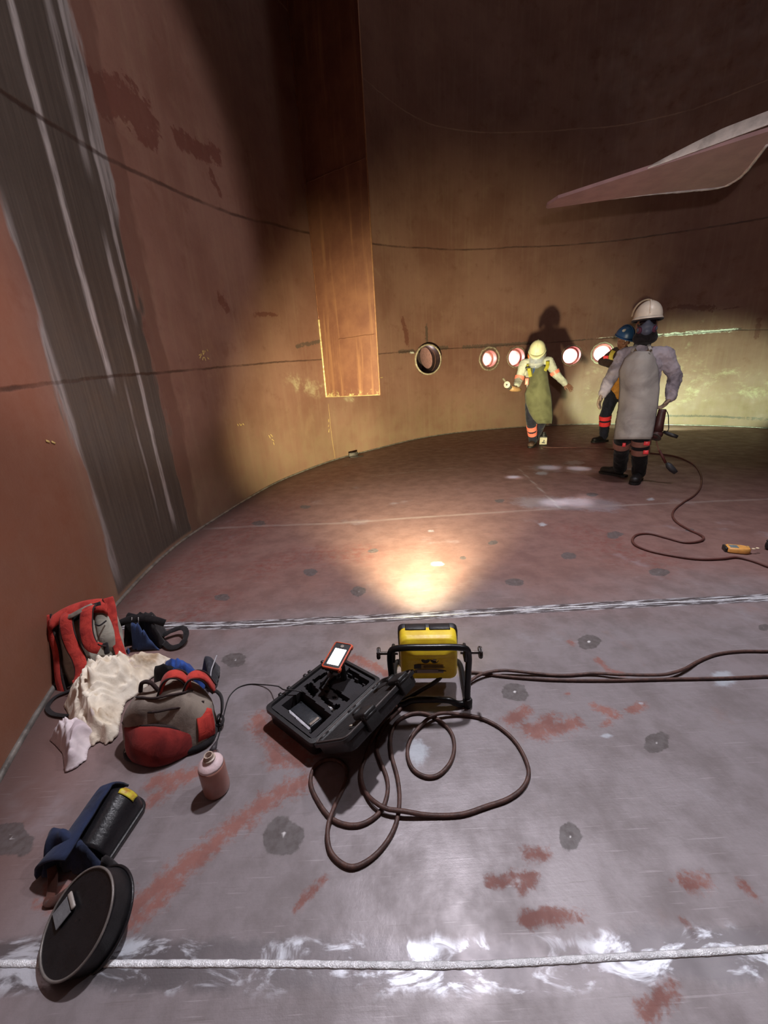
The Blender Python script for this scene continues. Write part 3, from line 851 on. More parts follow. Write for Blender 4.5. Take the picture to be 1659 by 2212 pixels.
for sgn in (-1, 1):
    leg = [L3(sgn * (hw - .004), 0, r), L3(sgn * (hw - .004), .1, r), L3(sgn * (hw - .004), .2, r), L3(sgn * (hw - .012), .225, r)]
    obj('base_tube', tube(catmull(leg, 6), r, 12), BLACKT, lamp)
    k0 = L3(sgn * (hw + .004), .012, .228); k1 = L3(sgn * (hw + .034), .012, .228); k2 = L3(sgn * (hw + .046), .012, .228)
    kn = obj('knob', join(cyl(k1, k2, .02, 8), cyl(L3(sgn * (hw + .038), .012, .228), L3(sgn * (hw + .042), .012, .228), .0225, 10)), M('knob_steel', (58, 50, 48), .45, .3), lamp, auto=30)
    obj('bolt', cyl(L3(sgn * (hw - .03), .012, .228), k1, .006, 12), M('bolt_steel', (96, 88, 84), .35, .8), kn, auto=30)
    obj('foot_cap', lathe([(.004, 0), (.017, 0), (.018, .008), (.018, .028), (.014, .034), (.003, .036)], 14, LM @ Matrix.Translation((sgn * (hw - .004), 0, 0))), BLACKP, lamp, auto=40)
    obj('side_bracket', xf(box(.012, .05, .05, .005, 2, (sgn * (hw - .014), .012, .228)), LM), BLACKP, lamp)
bow = [(-hw + .004, 0, .012), (-hw + .04, -.006, .014), (-hw * .5, -.006, .03), (0, -.006, .034), (hw * .5, -.006, .03), (hw - .04, -.006, .014), (hw - .004, 0, .012)]
obj('cross_bow', tube(catmull([L3(*p) for p in bow], 8), r, 14), BLACKT, lamp)
obj('front_bar', tube([L3(-hw + .01, .225, r), L3(hw - .01, .225, r)], r, 12), BLACKT, lamp)
# shell: rounded sections from the lens frame back to the crease
def sect(w, h, y, zc, rr):
    return [L3(a, y, zc + b) for a, b in rrect(w, h, rr, 6)]
secs = [sect(.214, .19, .110, .170, .022), sect(.214, .19, .088, .170, .024), sect(.212, .187, .066, .169, .028), sect(.21, .18, .052, .167, .032),
        sect(.204, .166, .043, .162, .034), sect(.19, .14, .036, .155, .034), sect(.15, .10, .03, .148, .03)]
# the back has a ridge: its upper face leans forward, the lower face is recessed
def ridge(p):
    q = LM.inverted() @ Vector(p); x, y, z = q
    if y < .07:
        k = max(0, 1 - (abs(x) / .10) ** 2)
        y += -.014 * math.exp(-((z - .205) / .02) ** 2) * k
        if z < .2: y += .016 * k * min(1, (.2 - z) / .02) * (1 if z > .08 else max(0, (z - .06) / .02))
    return tuple(LM @ Vector((x, y, z)))
rings = []
for a, b in zip(secs[:-1], secs[1:]):
    for t in (0, .25, .5, .75): rings.append([tuple(Vector(p) * (1 - t) + Vector(q) * t) for p, q in zip(a, b)])
rings.append(secs[-1])
for sh in (.75, .5, .25, .05): rings.append([L3(a * sh, .03, .148 + b * sh) for a, b in rrect(.15, .10, .03, 6)])
hv, hf = rings_mesh(rings, caps=True)
body = obj('housing', ([ridge(p) for p in hv], hf), YEL, lamp)
fr = [sect(.222, .192, .108, .168, .02), sect(.228, .197, .113, .168, .022), sect(.228, .197, .135, .168, .022), sect(.20, .18, .136, .171, .02), sect(.196, .176, .118, .171, .02)]
obj('lens_frame', rings_mesh(fr, caps=False), BLACKP, lamp, auto=40)
for x0, x1 in ((-.085, -.006), (.006, .085)):
    obj('top_visor', xf(box(x1 - x0, .036, .012, .004, 2, ((x0 + x1) / 2, .112, .264)), LM), BLACKP, lamp)
obj('lens', xf(box(.196, .004, .18, 0, 1, (0, .125, .171)), LM), EMIT('lit_lamp_lens', (255, 226, 150), 12), lamp, smooth=False)
# labels and embossed round marks on the back, cable gland
def ysurf(x, z): # approximate back plane
    return .047
lab = lambda nm, x0, x1, z0, z1, m, y=.0435: obj(nm, xf(box(x1 - x0, .003, z1 - z0, .001, 1, ((x0 + x1) / 2, y, (z0 + z1) / 2)), LM), m, lamp, smooth=False)
lab('rating_label', -.03, .075, .132, .152, M('label_amber', (150, 118, 40), .5), .0428)
lab('label_block', -.066, -.028, .132, .153, LABD, .0425)
lab('label_strip', -.075, .085, .112, .129, GREYL, .0428)
lab('barcode', .034, .07, .121, .126, LABD, .0408)
for i, xx in enumerate((-.07, -.062, -.054, -.048)): lab('label_mark', xx, xx + .003, .115, .125, LABD, .0408)
lab('label_mark', -.02, .06, .139, .141, LABD, .0408); lab('label_mark', -.02, .05, .145, .147, LABD, .0408)
for x0 in (-.012, .022):
    obj('round_mark', lathe([(.0125, 0), (.0145, .0015), (.0165, .0)] if x0 > 0 else [(.002, 0), (.015, .001), (.0165, 0)], 24, axisM(L3(x0, .0445, .171), -Vector(ey))), LABD, lamp)
obj('round_mark', ball(L3(.022, .0452, .171), .008, .004, .006), GREYL, lamp)
obj('bottom_lip', xf(box(.17, .05, .014, .005, 2, (0, .075, .088)), LM), M('dusty_grey_base', (128, 106, 96), .6), lamp)
obj('power_lead', tube(catmull([L3(.06, .06, .10), L3(.03, .045, .075), L3(-.03, .03, .045), L3(-.08, .02, .02), L3(-.14, .0, .009)], 8), .0075, 10), BLACKP, lamp)

# ---- brown rubber lead coiled in front of the case
coil = [(895, 1500), (866, 1530), (830, 1570), (813, 1611), (836, 1682), (837, 1712), (823, 1751), (790, 1777), (758, 1783), (719, 1770), (689, 1734), (671, 1692), (676, 1663), (690, 1648), (718, 1640), (745, 1655), (748, 1682), (725, 1744), (709, 1793), (712, 1835), (732, 1861), (761, 1873), (797, 1858), (833, 1822), (855, 1780), (863, 1728), (859, 1682), (846, 1630), (844, 1594), (855, 1562), (888, 1542), (920, 1542), (953, 1559), (976, 1585), (981, 1620), (969, 1653), (943, 1676), (917, 1677), (891, 1660), (880, 1627), (888, 1594), (911, 1568), (943, 1549), (985, 1544), (1034, 1550), (1077, 1570), (1112, 1601), (1135, 1640), (1142, 1672), (1129, 1702), (1099, 1725), (1051, 1742), (998, 1759), (937, 1762), (872, 1759), (829, 1751), (800, 1728), (784, 1698), (780, 1669), (787, 1643), (800, 1610), (830, 1560), (862, 1520)]
tag(obj('rubber_lead', tube(cable(coil, .0062), .0062, 10), RUBBER), 'brown rubber lead coiled in loops in front of the open case', 'cable')
run1 = [(1000, 1452), (1030, 1453), (1080, 1460), (1180, 1468), (1300, 1470), (1450, 1467), (1560, 1465), (1659, 1461), (1800, 1455), (2000, 1446), (2300, 1436)]
run2 = [(1000, 1492), (1010, 1480), (1040, 1462), (1080, 1454), (1150, 1456), (1220, 1459), (1280, 1456), (1340, 1462), (1400, 1464), (1440, 1462), (1475, 1450), (1510, 1428), (1550, 1413), (1600, 1407), (1659, 1407), (1800, 1408), (2000, 1420), (2300, 1428)]
c1 = cable(run1, .006); c2 = cable(run2, .006)
A1 = np.array(c1); B2 = np.array(c2)
bumpz = np.zeros(len(B2))
for i, p in enumerate(B2):
    d = np.hypot(A1[:, 0] - p[0], A1[:, 1] - p[1]).min()
    bumpz[i] = .0125 if d < .0135 else 0
kk = np.array([max(bumpz[max(0, i - 14):i + 15].max() * 1.0, 0) for i in range(len(B2))])
kk = np.convolve(np.pad(kk, 10, 'edge'), np.ones(21) / 21, 'valid'); B2[:, 2] += np.maximum(kk, bumpz)
tag(obj('supply_cable', tube(c1, .006, 10), RUBBER), 'brown cable running straight right from the yellow work light', 'cable')
tag(obj('supply_cable', tube([tuple(p) for p in B2], .006, 10), RUBBER), 'brown cable from the work light that bends upward at the right edge', 'cable')

# ---- open instrument case with foam
ZR = .075
cA, cB, cC = P(585, 1527, ZR), P(676, 1607, ZR), P(822, 1467, ZR)
e1 = (cC - cB)[:2]; LX = np.linalg.norm(e1); e1 /= LX
e2 = np.array([-e1[1], e1[0]]);
if e2 @ (cA - cB)[:2] < 0: e2 = -e2
LY = float(e2 @ (cA - cB)[:2]) + .015
case_o = np.array([cB[0], cB[1], 0])
KM = Matrix(((e1[0], e2[0], 0, cB[0]), (e1[1], e2[1], 0, cB[1]), (0, 0, 1, 0), (0, 0, 0, 1)))   # x along the hinge, y away from it
case = thing('instrument_case', 'open black hard case with cut foam, lying beside the yellow floodlight', 'case', case_o)
K3 = lambda x, y, z: KM @ Vector((x, y, z))
def crect(ins, z, rr=.02):
    return [K3(LX / 2 + a, LY / 2 + b, z) for a, b in rrect(LX - 2 * ins, LY - 2 * ins, rr, 5)]
shell = [crect(.03, .004), crect(.012, .0, .022), crect(.006, .01), crect(.004, .05), crect(.0, .056), crect(-.004, .06), crect(-.004, ZR), crect(.008, ZR + .001), crect(.011, ZR - .006), crect(.014, .012)]
obj('base_shell', rings_mesh(shell, caps=True), BLACKP, case, auto=50)
for x in np.linspace(.06, LX - .06, 5):
    obj('base_rib', xf(box(.012, .012, .05, .003, 1, (x, -.001, .032)), KM), BLACKP, case)
# foam: block height field with pockets, positions read from the photo in case coordinates
KI = KM.inverted()
def kc(px, py, z=ZR): q = KI @ Vector(P(px, py, z)); return q.x, q.y
st = .0045
nx, ny = int((LX - .028) / st), int((LY - .028) / st)
zf = np.full((nx, ny), ZR - .004)
gx = .014 + (np.arange(nx) + .5) * st; gy = .014 + (np.arange(ny) + .5) * st
def pocket(pts, depth):
    poly = [kc(*p) for p in pts]
    for i in range(nx):
        for j in range(ny):
            c = False
            for (x1, y1), (x2, y2) in zip(poly, poly[1:] + poly[:1]):
                if (y1 > gy[j]) != (y2 > gy[j]) and gx[i] < (x2 - x1) * (gy[j] - y1) / (y2 - y1) + x1: c = not c
            if c: zf[i, j] = min(zf[i, j], ZR - depth)
def hole(p, r, depth):
    x, y = kc(*p); g = (gx[:, None] - x) ** 2 + (gy[None] - y) ** 2 < r * r
    zf[g] = np.minimum(zf[g], ZR - depth)
Z7 = lambda x, y: (570 + x / 4.74, 1380 + y / 4.74)
pocket([Z7(180, 665), Z7(385, 520), Z7(690, 770), Z7(480, 960)], .058)
pocket([Z7(410, 480), Z7(480, 430), Z7(570, 530), Z7(500, 590)], .05)
pocket([Z7(490, 415), Z7(640, 325), Z7(660, 350), Z7(520, 445)], .04)
pocket([Z7(570, 590), Z7(615, 560), Z7(690, 640), Z7(760, 700), Z7(700, 750), Z7(640, 660)], .04)
pocket([Z7(640, 470), Z7(680, 450), Z7(850, 590), Z7(810, 625)], .035)
pocket([Z7(840, 320), Z7(870, 290), Z7(1080, 430), Z7(1045, 470)], .045)
pocket([Z7(650, 440), Z7(720, 380), Z7(830, 320), Z7(1040, 470), Z7(860, 560)], .018)
hole(Z7(845, 610), .011, .045); hole(Z7(640, 530), .008, .03); hole(Z7(720, 590), .008, .03); hole(Z7(745, 685), .012, .04); hole(Z7(600, 450), .011, .04)
V, Fc = [], []
for i in range(nx):
    for j in range(ny):
        x0, x1, y0, y1, z = .014 + i * st, .014 + (i + 1) * st, .014 + j * st, .014 + (j + 1) * st, zf[i, j]
        n = len(V); V += [tuple(K3(*p)) for p in ((x0, y0, z), (x1, y0, z), (x1, y1, z), (x0, y1, z))]; Fc.append((n, n + 1, n + 2, n + 3))
        for (di, dj, pa, pb_) in ((1, 0, (x1, y0), (x1, y1)), (0, 1, (x1, y1), (x0, y1))):
            a, b = i + di, j + dj
            if a < nx and b < ny and abs(zf[a, b] - z) > 1e-5:
                n = len(V); z2 = zf[a, b]
                V += [tuple(K3(*pa, z)), tuple(K3(*pb_, z)), tuple(K3(*pb_, z2)), tuple(K3(*pa, z2))]; Fc.append((n, n + 1, n + 2, n + 3))
obj('foam_insert', (V, Fc), M('grey_black_foam', (52, 50, 53), .85, 0, .2, 300, .4), case, smooth=False)
# lid leaning out on the hinge side, with its rim, latches and eggcrate foam
la = math.radians(39); LD = .20
hx = Vector((e1[0], e1[1], 0)); hn = Vector((-e2[0] * math.cos(la), -e2[1] * math.cos(la), math.sin(la))); hz = hx.cross(hn)
if hz.z < 0: hz = -hz
QM = frame(K3(0, -.006, ZR - .004), hx, hn, hz)         # lid: x hinge, y outwards, z inner side up
def lrect(ins, z, rr=.02): return [QM @ Vector((LX / 2 + a, LD / 2 + b, z)) for a, b in rrect(LX - 2 * ins, LD - 2 * ins, rr, 5)]
obj('lid_shell', rings_mesh([lrect(.03, -.038), lrect(.012, -.041), lrect(.006, -.034), lrect(.004, -.01), lrect(-.004, -.006), lrect(-.004, .004), lrect(.008, .005), lrect(.012, -.002), lrect(.014, -.03)]), BLACKP, case, auto=50)
obj('lid_seal', tube(lrect(.004, .006), .003, 6, True), M('seal_rubber', (84, 76, 74), .6), case)
obj('lid_foam', xf(box(LX - .03, LD - .03, .022, .006, 2, (LX / 2, LD / 2, -.012)), QM), M('lid_foam', (44, 41, 42), .9, 0, .3, 60, .8), case)
for xx in (LX * .30, LX * .80):
    hi = obj('latch', xf(join(box(.056, .02, .052, .004, 2, (xx, LD + .004, -.008)), box(.05, .066, .016, .005, 2, (xx, LD - .016, .016)), box(.036, .014, .016, .003, 1, (xx, LD - .05, .022))), QM), M('latch_plastic', (28, 27, 28), .5), case)
    obj('latch_pin', cyl(QM @ Vector((xx - .024, LD + .014, .008)), QM @ Vector((xx + .024, LD + .014, .008)), .004, 10), BLACKP, hi)
obj('lid_tag', xf(box(.006, .014, .003, .001, 1, (LX * .18, LD * .75, .007)), QM), M('bone_tag', (196, 186, 166), .5), case)
for xx in (.04, LX - .04, LX / 2):
    obj('hinge', cyl(K3(xx - .02, -.008, ZR), K3(xx + .02, -.008, ZR), .006, 10), BLACKP, case)
for xx in (.07, .11, LX * .55, LX * .62, LX - .06):
    obj('catch', xf(box(.014, .016, .03, .003, 1, (xx, LY + .006, ZR - .012)), KM), BLACKP, case)

# ---- things lying in the foam
dx, dy = kc(660, 1562, .02)
dev = thing('measuring_block', 'dark boxed instrument with its edge gleam painted as a pale strip, sunk in the largest foam pocket', 'instrument', K3(dx, dy, .018))
a0, a1 = Vector(P(*Z7(250, 740), .04)), Vector(P(*Z7(465, 930), .04)); dd = (a1 - a0).normalized(); aa = Vector((-dd.y, dd.x, 0));
if aa.y < 0: aa = -aa
L_ = (a1 - a0).length
DM = frame((a0.x, a0.y, .02), dd, aa, (0, 0, 1))
obj('body', xf(box(L_, .052, .024, .004, 2, (L_ / 2, .032, .012)), DM), M('slate_plastic', (52, 54, 58), .3), dev)
obj('edge_strip', xf(box(L_, .010, .02, .002, 2, (L_ / 2, .002, .012)), DM), M('edge_gleam', (196, 194, 200), .2), dev)  # reflection along the glossy edge painted as a pale strip
obj('end_strip', xf(box(.01, .04, .004, .001, 1, (L_ - .01, .03, .0255)), DM), GREYL, dev)
q0 = Vector(P(*Z7(690, 705), .05))
tl = thing('probe_adapter', 'tiny white and steel fitting in a foam slot of the case', 'adapter', (q0.x, q0.y, ZR - .04))
obj('barrel', cyl((q0.x - .012, q0.y + .012, .046), (q0.x + .012, q0.y - .012, .046), .0055, 14), M('white_ring', (206, 204, 198), .4), tl, auto=30)
obj('collar', cyl((q0.x - .003, q0.y + .003, .046), (q0.x + .004, q0.y - .004, .046), .0072, 14), STEEL, tl, auto=30)

# ---- hand-held monitor with a lit screen, held up on its slim stem above the case
mc = Vector((-.2077, 1.2102, .1864)); ma = .3389
MR = Matrix(((.943, .332, -.013), (-.331, .937, -.110), (-.025, .108, .994))).to_4x4(); MM = Matrix.Translation(mc) @ MR
mon = thing('handheld_monitor', 'handheld monitor with orange bumper and glowing white screen above the case', 'monitor', (mc.x, mc.y, ZR - .05))
ORG = M('orange_bumper', (226, 96, 62), .5, 0, .15)
pr = lambda w, h, r_, z: [MM @ Vector((a, b, z)) for a, b in rrect(w, h, r_, 4)]
obj('back_shell', rings_mesh([pr(.058, .11, .01, -.026), pr(.066, .12, .01, -.022), pr(.068, .122, .01, -.006), pr(.068, .122, .01, 0)]), BLACKP, mon, auto=50)
obj('bumper', rings_mesh([pr(.070, .125, .008, -.007), pr(.074, .129, .009, -.004), pr(.074, .129, .009, .002), pr(.066, .121, .006, .004), pr(.064, .119, .006, .0)], caps=False), ORG, mon, auto=50)
obj('front_panel', rings_mesh([pr(.066, .121, .006, -.002), pr(.066, .121, .006, .0015)]), BLACKP, mon, auto=50)
obj('screen', xf(box(.046, .078, .002, 0, 1, (.001, -.008, .002)), MM), EMIT('lit_white_screen', (255, 252, 255), 3.2), mon, smooth=False)
obj('camera_button', lathe([(.007, 0), (.007, .002), (.004, .0025), (.001, .0025)], 20, MM @ Matrix.Translation((0, .046, .0015))), GREYL, mon, auto=40)
for sx in (-1, 1):
    for sy in (-1, 1): obj('corner_pad', xf(box(.012, .016, .016, .004, 2, (sx * .033, sy * .057, -.008)), MM), ORG if sx > 0 else BLACKP, mon)
stem0 = MM @ Vector((.004, -.058, -.016)); stem1 = Vector(P(*Z7(520, 580), .03))
obj('stem', tube(catmull([stem0, stem0 * .7 + stem1 * .3 + Vector((.004, -.004, .008)), stem0 * .3 + stem1 * .7, stem1], 8), .0045, 10), BLACKP, mon)
obj('stem_collar', cyl(stem0 + (stem1 - stem0) * .06, stem0 + (stem1 - stem0) * .2, .008, 14), M('collar_grey', (92, 86, 86), .4, .3), mon, auto=30)
obj('stand', cyl(MM @ Vector((.0, .02, -.026)), (mc.x + .012, mc.y + .02, ZR - .02), .012, 14), BLACKP, mon, auto=30)

# ---- black probe lead with a metal T end
pl_ = [(655, 1497, ZR + .004), (630, 1492, ZR + .012), (612, 1490, ZR + .014), (598, 1488, .045), (585, 1485, .012), (567, 1481), (540, 1478), (515, 1485), (497, 1502), (487, 1530), (480, 1560), (473, 1588), (468, 1602)]
prb = thing('sensor_probe', 'black sensor lead with a short chrome T-shaped end beside the bottle', 'probe', P(458, 1627))
obj('lead', tube(cable(pl_, .0023), .0023, 8), BLACKP, prb)
ta, tb = Vector(P(469, 1600, .006)), Vector(P(459, 1622, .009))
obj('strain_relief', tube([ta, ta * .75 + tb * .25, ta * .4 + tb * .6, tb], [.0025, .005, .009, .011], 12), M('probe_rubber', (58, 52, 56), .6), prb)
b0, b1 = Vector(P(446, 1630, .011)), Vector(P(471, 1627, .011))
obj('barrel', tube([b0, b0 * .9 + b1 * .1, b0 * .35 + b1 * .65, b0 * .33 + b1 * .67, b1 * .95 + b0 * .05, b1], [.007, .0095, .0095, .0115, .0115, .008], 18), M('chrome', (190, 186, 188), .22, .95, .2, 20, .05), prb, auto=40)

# ---- plastic bottle
bo_ = P(470, 1705)
bt = thing('plastic_bottle', 'open pinkish plastic bottle standing alone left of the case', 'bottle', bo_)
BM = Matrix.Translation(bo_)
BH_ = .108
tb_ = NT('cloudy_bottle_plastic')
cb = tb_.coord(); nb_ = tb_.noise(cb, 9, 4)
obj('body', lathe([(.004, .002), (.030, .0), (.036, .004), (.0375, .012), (.0375, BH_ - .012), (.036, BH_ - .004)], 40, BM), tb_.out(tb_.mix(tb_.ramp(nb_, .3, .7), lin((172, 124, 112)), lin((150, 104, 94))), .35, 0, Subsurface_Weight=.15), bt)
obj('shoulder', lathe([(.0362, BH_ - .004), (.0345, BH_ + .002), (.024, BH_ + .010), (.0165, BH_ + .014), (.0155, BH_ + .018)], 40, BM), M('pale_pink_plastic', (232, 206, 208), .35), bt, label='paler pink shoulder')
obj('neck', lathe([(.015, BH_ + .012), (.015, BH_ + .018), (.017, BH_ + .019), (.017, BH_ + .022), (.013, BH_ + .024), (.0125, BH_ + .034), (.0095, BH_ + .034), (.0095, BH_ + .012)], 32, BM), M('neck_plastic', (196, 176, 160), .4), bt, auto=40)

# ---- orange gas detector far right
g0, g1 = P(1569, 1180, .03), P(1622, 1185, .03); gx_ = Vector((g1 - g0)[:]); gl = gx_.length; gx_.normalize(); gy_ = Vector((-gx_.y, gx_.x, 0))
GM = frame(((g0 + g1)[0] / 2, (g0 + g1)[1] / 2, 0), gx_, gy_, (0, 0, 1)); gw = .085
gd = thing('gas_detector', 'orange handheld gas detector with a grey screen lying near the right edge', 'gas detector', GM.translation)
def gsec(ins, z):
    pts = [(-gl / 2 + ins, gw / 2 - .01 - ins), (-gl / 2 + ins + .01, gw / 2 - ins)] + [(gl / 2 - gw * .45 + (gw * .45 - ins) * math.sin(math.radians(a)), (gw / 2 - ins) * math.cos(math.radians(a))) for a in range(0, 181, 15)] + [(-gl / 2 + ins + .01, -gw / 2 + ins), (-gl / 2 + ins, -gw / 2 + .01 + ins)]
    return [GM @ Vector((x, y, z)) for x, y in pts]
obj('body', rings_mesh([gsec(.008, 0), gsec(.0, .006), gsec(.0, .026), gsec(.006, .034)]), M('orange_casing', (222, 160, 84), .45, 0, .2), gd, auto=50)
obj('screen', xf(box(gl * .36, gw * .55, .003, .001, 1, (-gl * .2, 0, .034)), GM), M('lcd_grey', (112, 128, 132), .25), gd, smooth=False)
for bx, by, c in ((.05, .016, (190, 150, 84)), (.07, -.012, (232, 214, 180)), (.095, .006, (232, 214, 180))):
    obj('button', lathe([(.009, 0), (.009, .003), (.006, .005), (.001, .005)], 16, GM @ Matrix.Translation((bx, by, .033))), M('button_%d' % c[0] + str(int(bx * 100)), c, .5), gd, auto=40)
obj('end_cap', xf(box(.016, gw * .8, .03, .005, 2, (-gl / 2 - .004, 0, .016)), GM), BLACKP, gd)
bp = P(1664, 1186)
bg = thing('black_pouch', 'black pouch cut off by the right edge of the picture, beside the detector', 'pouch', bp)
obj('body', xf(box(.12, .07, .06, .022, 4, (0, 0, .03)), Matrix.Translation((bp[0] + .02, bp[1], 0)) @ Matrix.Rotation(.5, 4, 'Z')), BLACKP, bg)
obj('flap', xf(box(.1, .064, .01, .004, 2, (0, 0, .06)), Matrix.Translation((bp[0] + .02, bp[1], 0)) @ Matrix.Rotation(.5, 4, 'Z')), BLACKP, bg)

# ---- thin red-brown hose for the workers' tools
hose = [(1172, 966), (1215, 967), (1262, 967), (1300, 968), (1340, 972), (1410, 979), (1455, 985), (1492, 999), (1512, 1020), (1514, 1050), (1500, 1070), (1475, 1086), (1457, 1101), (1453, 1114), (1462, 1128), (1490, 1145), (1512, 1155), (1520, 1162), (1512, 1169), (1480, 1172), (1440, 1162), (1405, 1153), (1380, 1154), (1367, 1163), (1372, 1177), (1400, 1189), (1450, 1200), (1510, 1208), (1560, 1207), (1592, 1204), (1620, 1210), (1659, 1224), (1760, 1262), (1880, 1290), (2050, 1296), (2250, 1270)]
tag(obj('tool_hose', tube(cable(hose, .008), .008, 8), M('red_brown_hose', (92, 52, 46), .55)), 'thin red-brown hose winding from the workers to the right edge', 'hose')

# ---- dark bracket by the wall foot
bk = P(770, 987); BK = Matrix.Translation(bk) @ Matrix.Rotation(.35, 4, 'Z')
br = thing('steel_bracket', 'short dark steel bracket lying at the foot of the wall under the baffle', 'bracket', bk)
obj('flat_bar', xf(box(.24, .06, .012, .003, 1, (0, 0, .006)), BK), DSTEEL, br)
obj('upright_bar', xf(box(.16, .012, .075, .003, 1, (-.04, .03, .04)), BK), DSTEEL, br)
obj('clip', xf(box(.02, .02, .06, .003, 1, (.02, .04, .05)), BK), M('brass_clip', (150, 130, 90), .4, .5), br)

# ---- lantern-like tin behind the worker's foot
lt = P(1173, 961); v0 = Vector((lt[0], lt[1], 0)).normalized(); LT = frame(lt, (v0.y, -v0.x, 0), v0, (0, 0, 1))
ln = thing('labelled_tin', 'small black tin with white label standing behind the apron worker', 'tin', lt)
obj('body', xf(box(.125, .125, .155, .012, 3, (0, 0, .0775)), LT), BLACKP, ln)
obj('label', xf(box(.115, .004, .115, .001, 1, (0, -.064, .075)), LT), M('tin_label', (196, 188, 164), .6), ln, smooth=False)
obj('label_mark', prism([(-.01, -.03), (.03, -.035), (.03, -.02), (.012, -.012), (.022, .01), (.012, .03), (.0, .02), (.004, .0), (-.03, -.02)], .003, LT @ frame((0, -.066, .07), (1, 0, 0), (0, 0, 1), (0, -1, 0))), LABD, ln, smooth=False)
obj('cap', lathe([(.06, .154), (.058, .166), (.04, .17), (.036, .195), (.028, .2), (.022, .225), (.003, .228)], 24, LT), BLACKP, ln, auto=40)
# ================================================================== bags, clothes and head gear at the left
REDF = FAB('red_webbing', (196, 66, 56), (150, 44, 40), 60)
GREYF = FAB('grey_bag_cloth', (150, 138, 126), (112, 100, 92), 30)
PALEF = FAB('pale_grey_bag_cloth', (176, 172, 158), (128, 122, 112), 30)
DARKRED = FAB('dark_red_cloth', (140, 44, 40), (96, 26, 26), 30)
BLKF = FAB('black_webbing', (38, 34, 36), (22, 20, 22), 60)
PIPING = FAB('brown_black_piping', (58, 44, 42), (34, 26, 26), 60)
NAVYF = FAB('navy_cloth', (40, 50, 78), (24, 30, 48), 30)
BLUEF = FAB('royal_blue_cloth', (48, 82, 158), (28, 48, 104), 30)

def superring(c, x, y, a, b, n=36, e=.55, dfun=None):
    out = []
    for k in range(n):
        t = 2 * math.pi * k / n; ct, st_ = math.cos(t), math.sin(t)
        p = Vector(c) + Vector(x) * (a * math.copysign(abs(ct) ** e, ct)) + Vector(y) * (b * math.copysign(abs(st_) ** e, st_))
        if dfun: p = p + dfun(p)
        out.append(p)
    return out
def crease(amp, fr, seed=0):
    return lambda p: noise.noise_vector(p * fr + Vector((seed, 0, 0))) * amp + noise.noise_vector(p * fr * 2.7 + Vector((0, seed, 0))) * amp * .35

# ---- red and grey rucksack propped against the wall, straps outwards
bl, br_ = P(150, 1490), P(250, 1464)
tl3, tr3 = atY(103, 1335, 1.44), atY(226, 1286, 1.58)
ctr_b = Vector((bl + br_) / 2); X1 = Vector((br_ - bl)[:]).normalized(); X1 = Vector((X1.x, X1.y, 0)).normalized()
ctr_t = Vector((tl3 + tr3) / 2)
Z1 = (ctr_t - ctr_b); H1 = Z1.length; Z1.normalize(); X1 = (X1 - Z1 * X1.dot(Z1)).normalized(); Y1 = Z1.cross(X1)
if Y1.y < 0 : Y1 = -Y1                                   # pointing to the wall (away from the camera)
PK = frame(ctr_b, X1, Y1, Z1)
pk = thing('rucksack', 'red and grey rucksack propped upright against the wall, straps showing', 'rucksack', ctr_b, 'red and grey rucksacks')
K = lambda x, y, z: PK @ Vector((x, y, z))
HW = .108
rings = []
for t, w, d, off in ((-.0, .80, .6, .0), (.03, .92, .9, 0), (.15, 1.0, 1.05, 0), (.35, 1.05, 1.1, 0), (.55, 1.05, 1.05, 0), (.75, 1.0, .95, 0), (.9, .92, .8, 0), (.97, .82, .62, 0), (1.0, .6, .35, 0)):
    rings.append(superring(K(0, .075, t * H1), X1, Y1, HW * w, .075 * d, 40, .6, crease(.010, 14, 3)))
obj('bag_body', rings_mesh(rings), PALEF, pk)
# red frame panels at top, sides
top = []
for i in range(17):
    t = i / 16; x = -HW * 1.0 + 2 * HW * t
    top.append([K(x, y, H1 * (.90 + .10 * math.sin(math.pi * min(1, max(0, t))) ** .5) + dz) for y, dz in ((-.006, -.045), (-.008, -.02), (.004, .006), (.035, .016), (.075, .014))])
o = obj('top_flap', grid_surface(top), REDF, pk); solidify(o, .006)
o = obj('flap_edge', tube([r_[4] for r_ in top], .006, 8), GREYF, pk)
for sgn, xo in ((-1, -HW), (1, HW)):
    pts = [K(xo * (1.05 + .04 * math.sin(i * .9)), .01, H1 * i / 10) for i in range(0, 11)]
    pts = catmull(pts, 4)
    obj('side_panel', ribbon(pts, [X1 * sgn * .6 - Y1] * len(pts), .034 if sgn < 0 else .04, .010), REDF, pk)
    obj('edge_piping', tube([p - Y1 * .008 - X1 * sgn * .016 for p in pts], .0045, 8), PIPING, pk)
# two padded shoulder straps hanging down the front
def strap(xs, w, name, root, mat, up_n, T):
    c = catmull([Vector(p) for p in xs], 8)
    return obj(name, ribbon(c, up_n, w, T), mat, root)
sA = [K(-.028, -.006, H1 * .93), K(-.034, -.03, H1 * .88), K(-.038, -.036, H1 * .7), K(-.03, -.034, H1 * .5), K(-.016, -.04, H1 * .36), K(-.012, -.045, H1 * .2), K(-.03, -.05, H1 * .06), K(-.045, -.05, -.012 + .03)]
sB = [K(.052, -.006, H1 * .96), K(.046, -.035, H1 * .9), K(.036, -.045, H1 * .75), K(.032, -.05, H1 * .58), K(.042, -.052, H1 * .44), K(.066, -.046, H1 * .38)]
for s_, w_ in ((sA, .046), (sB, .046)):
    st_o = strap(s_, w_, 'shoulder_strap', pk, REDF, -Y1, .012)
    c = catmull([Vector(p) for p in s_], 8)
    for sg in (-1, 1):
        obj('strap_binding', tube([p + X1 * sg * w_ / 2 for p in c], .0035, 6), PIPING, st_o)
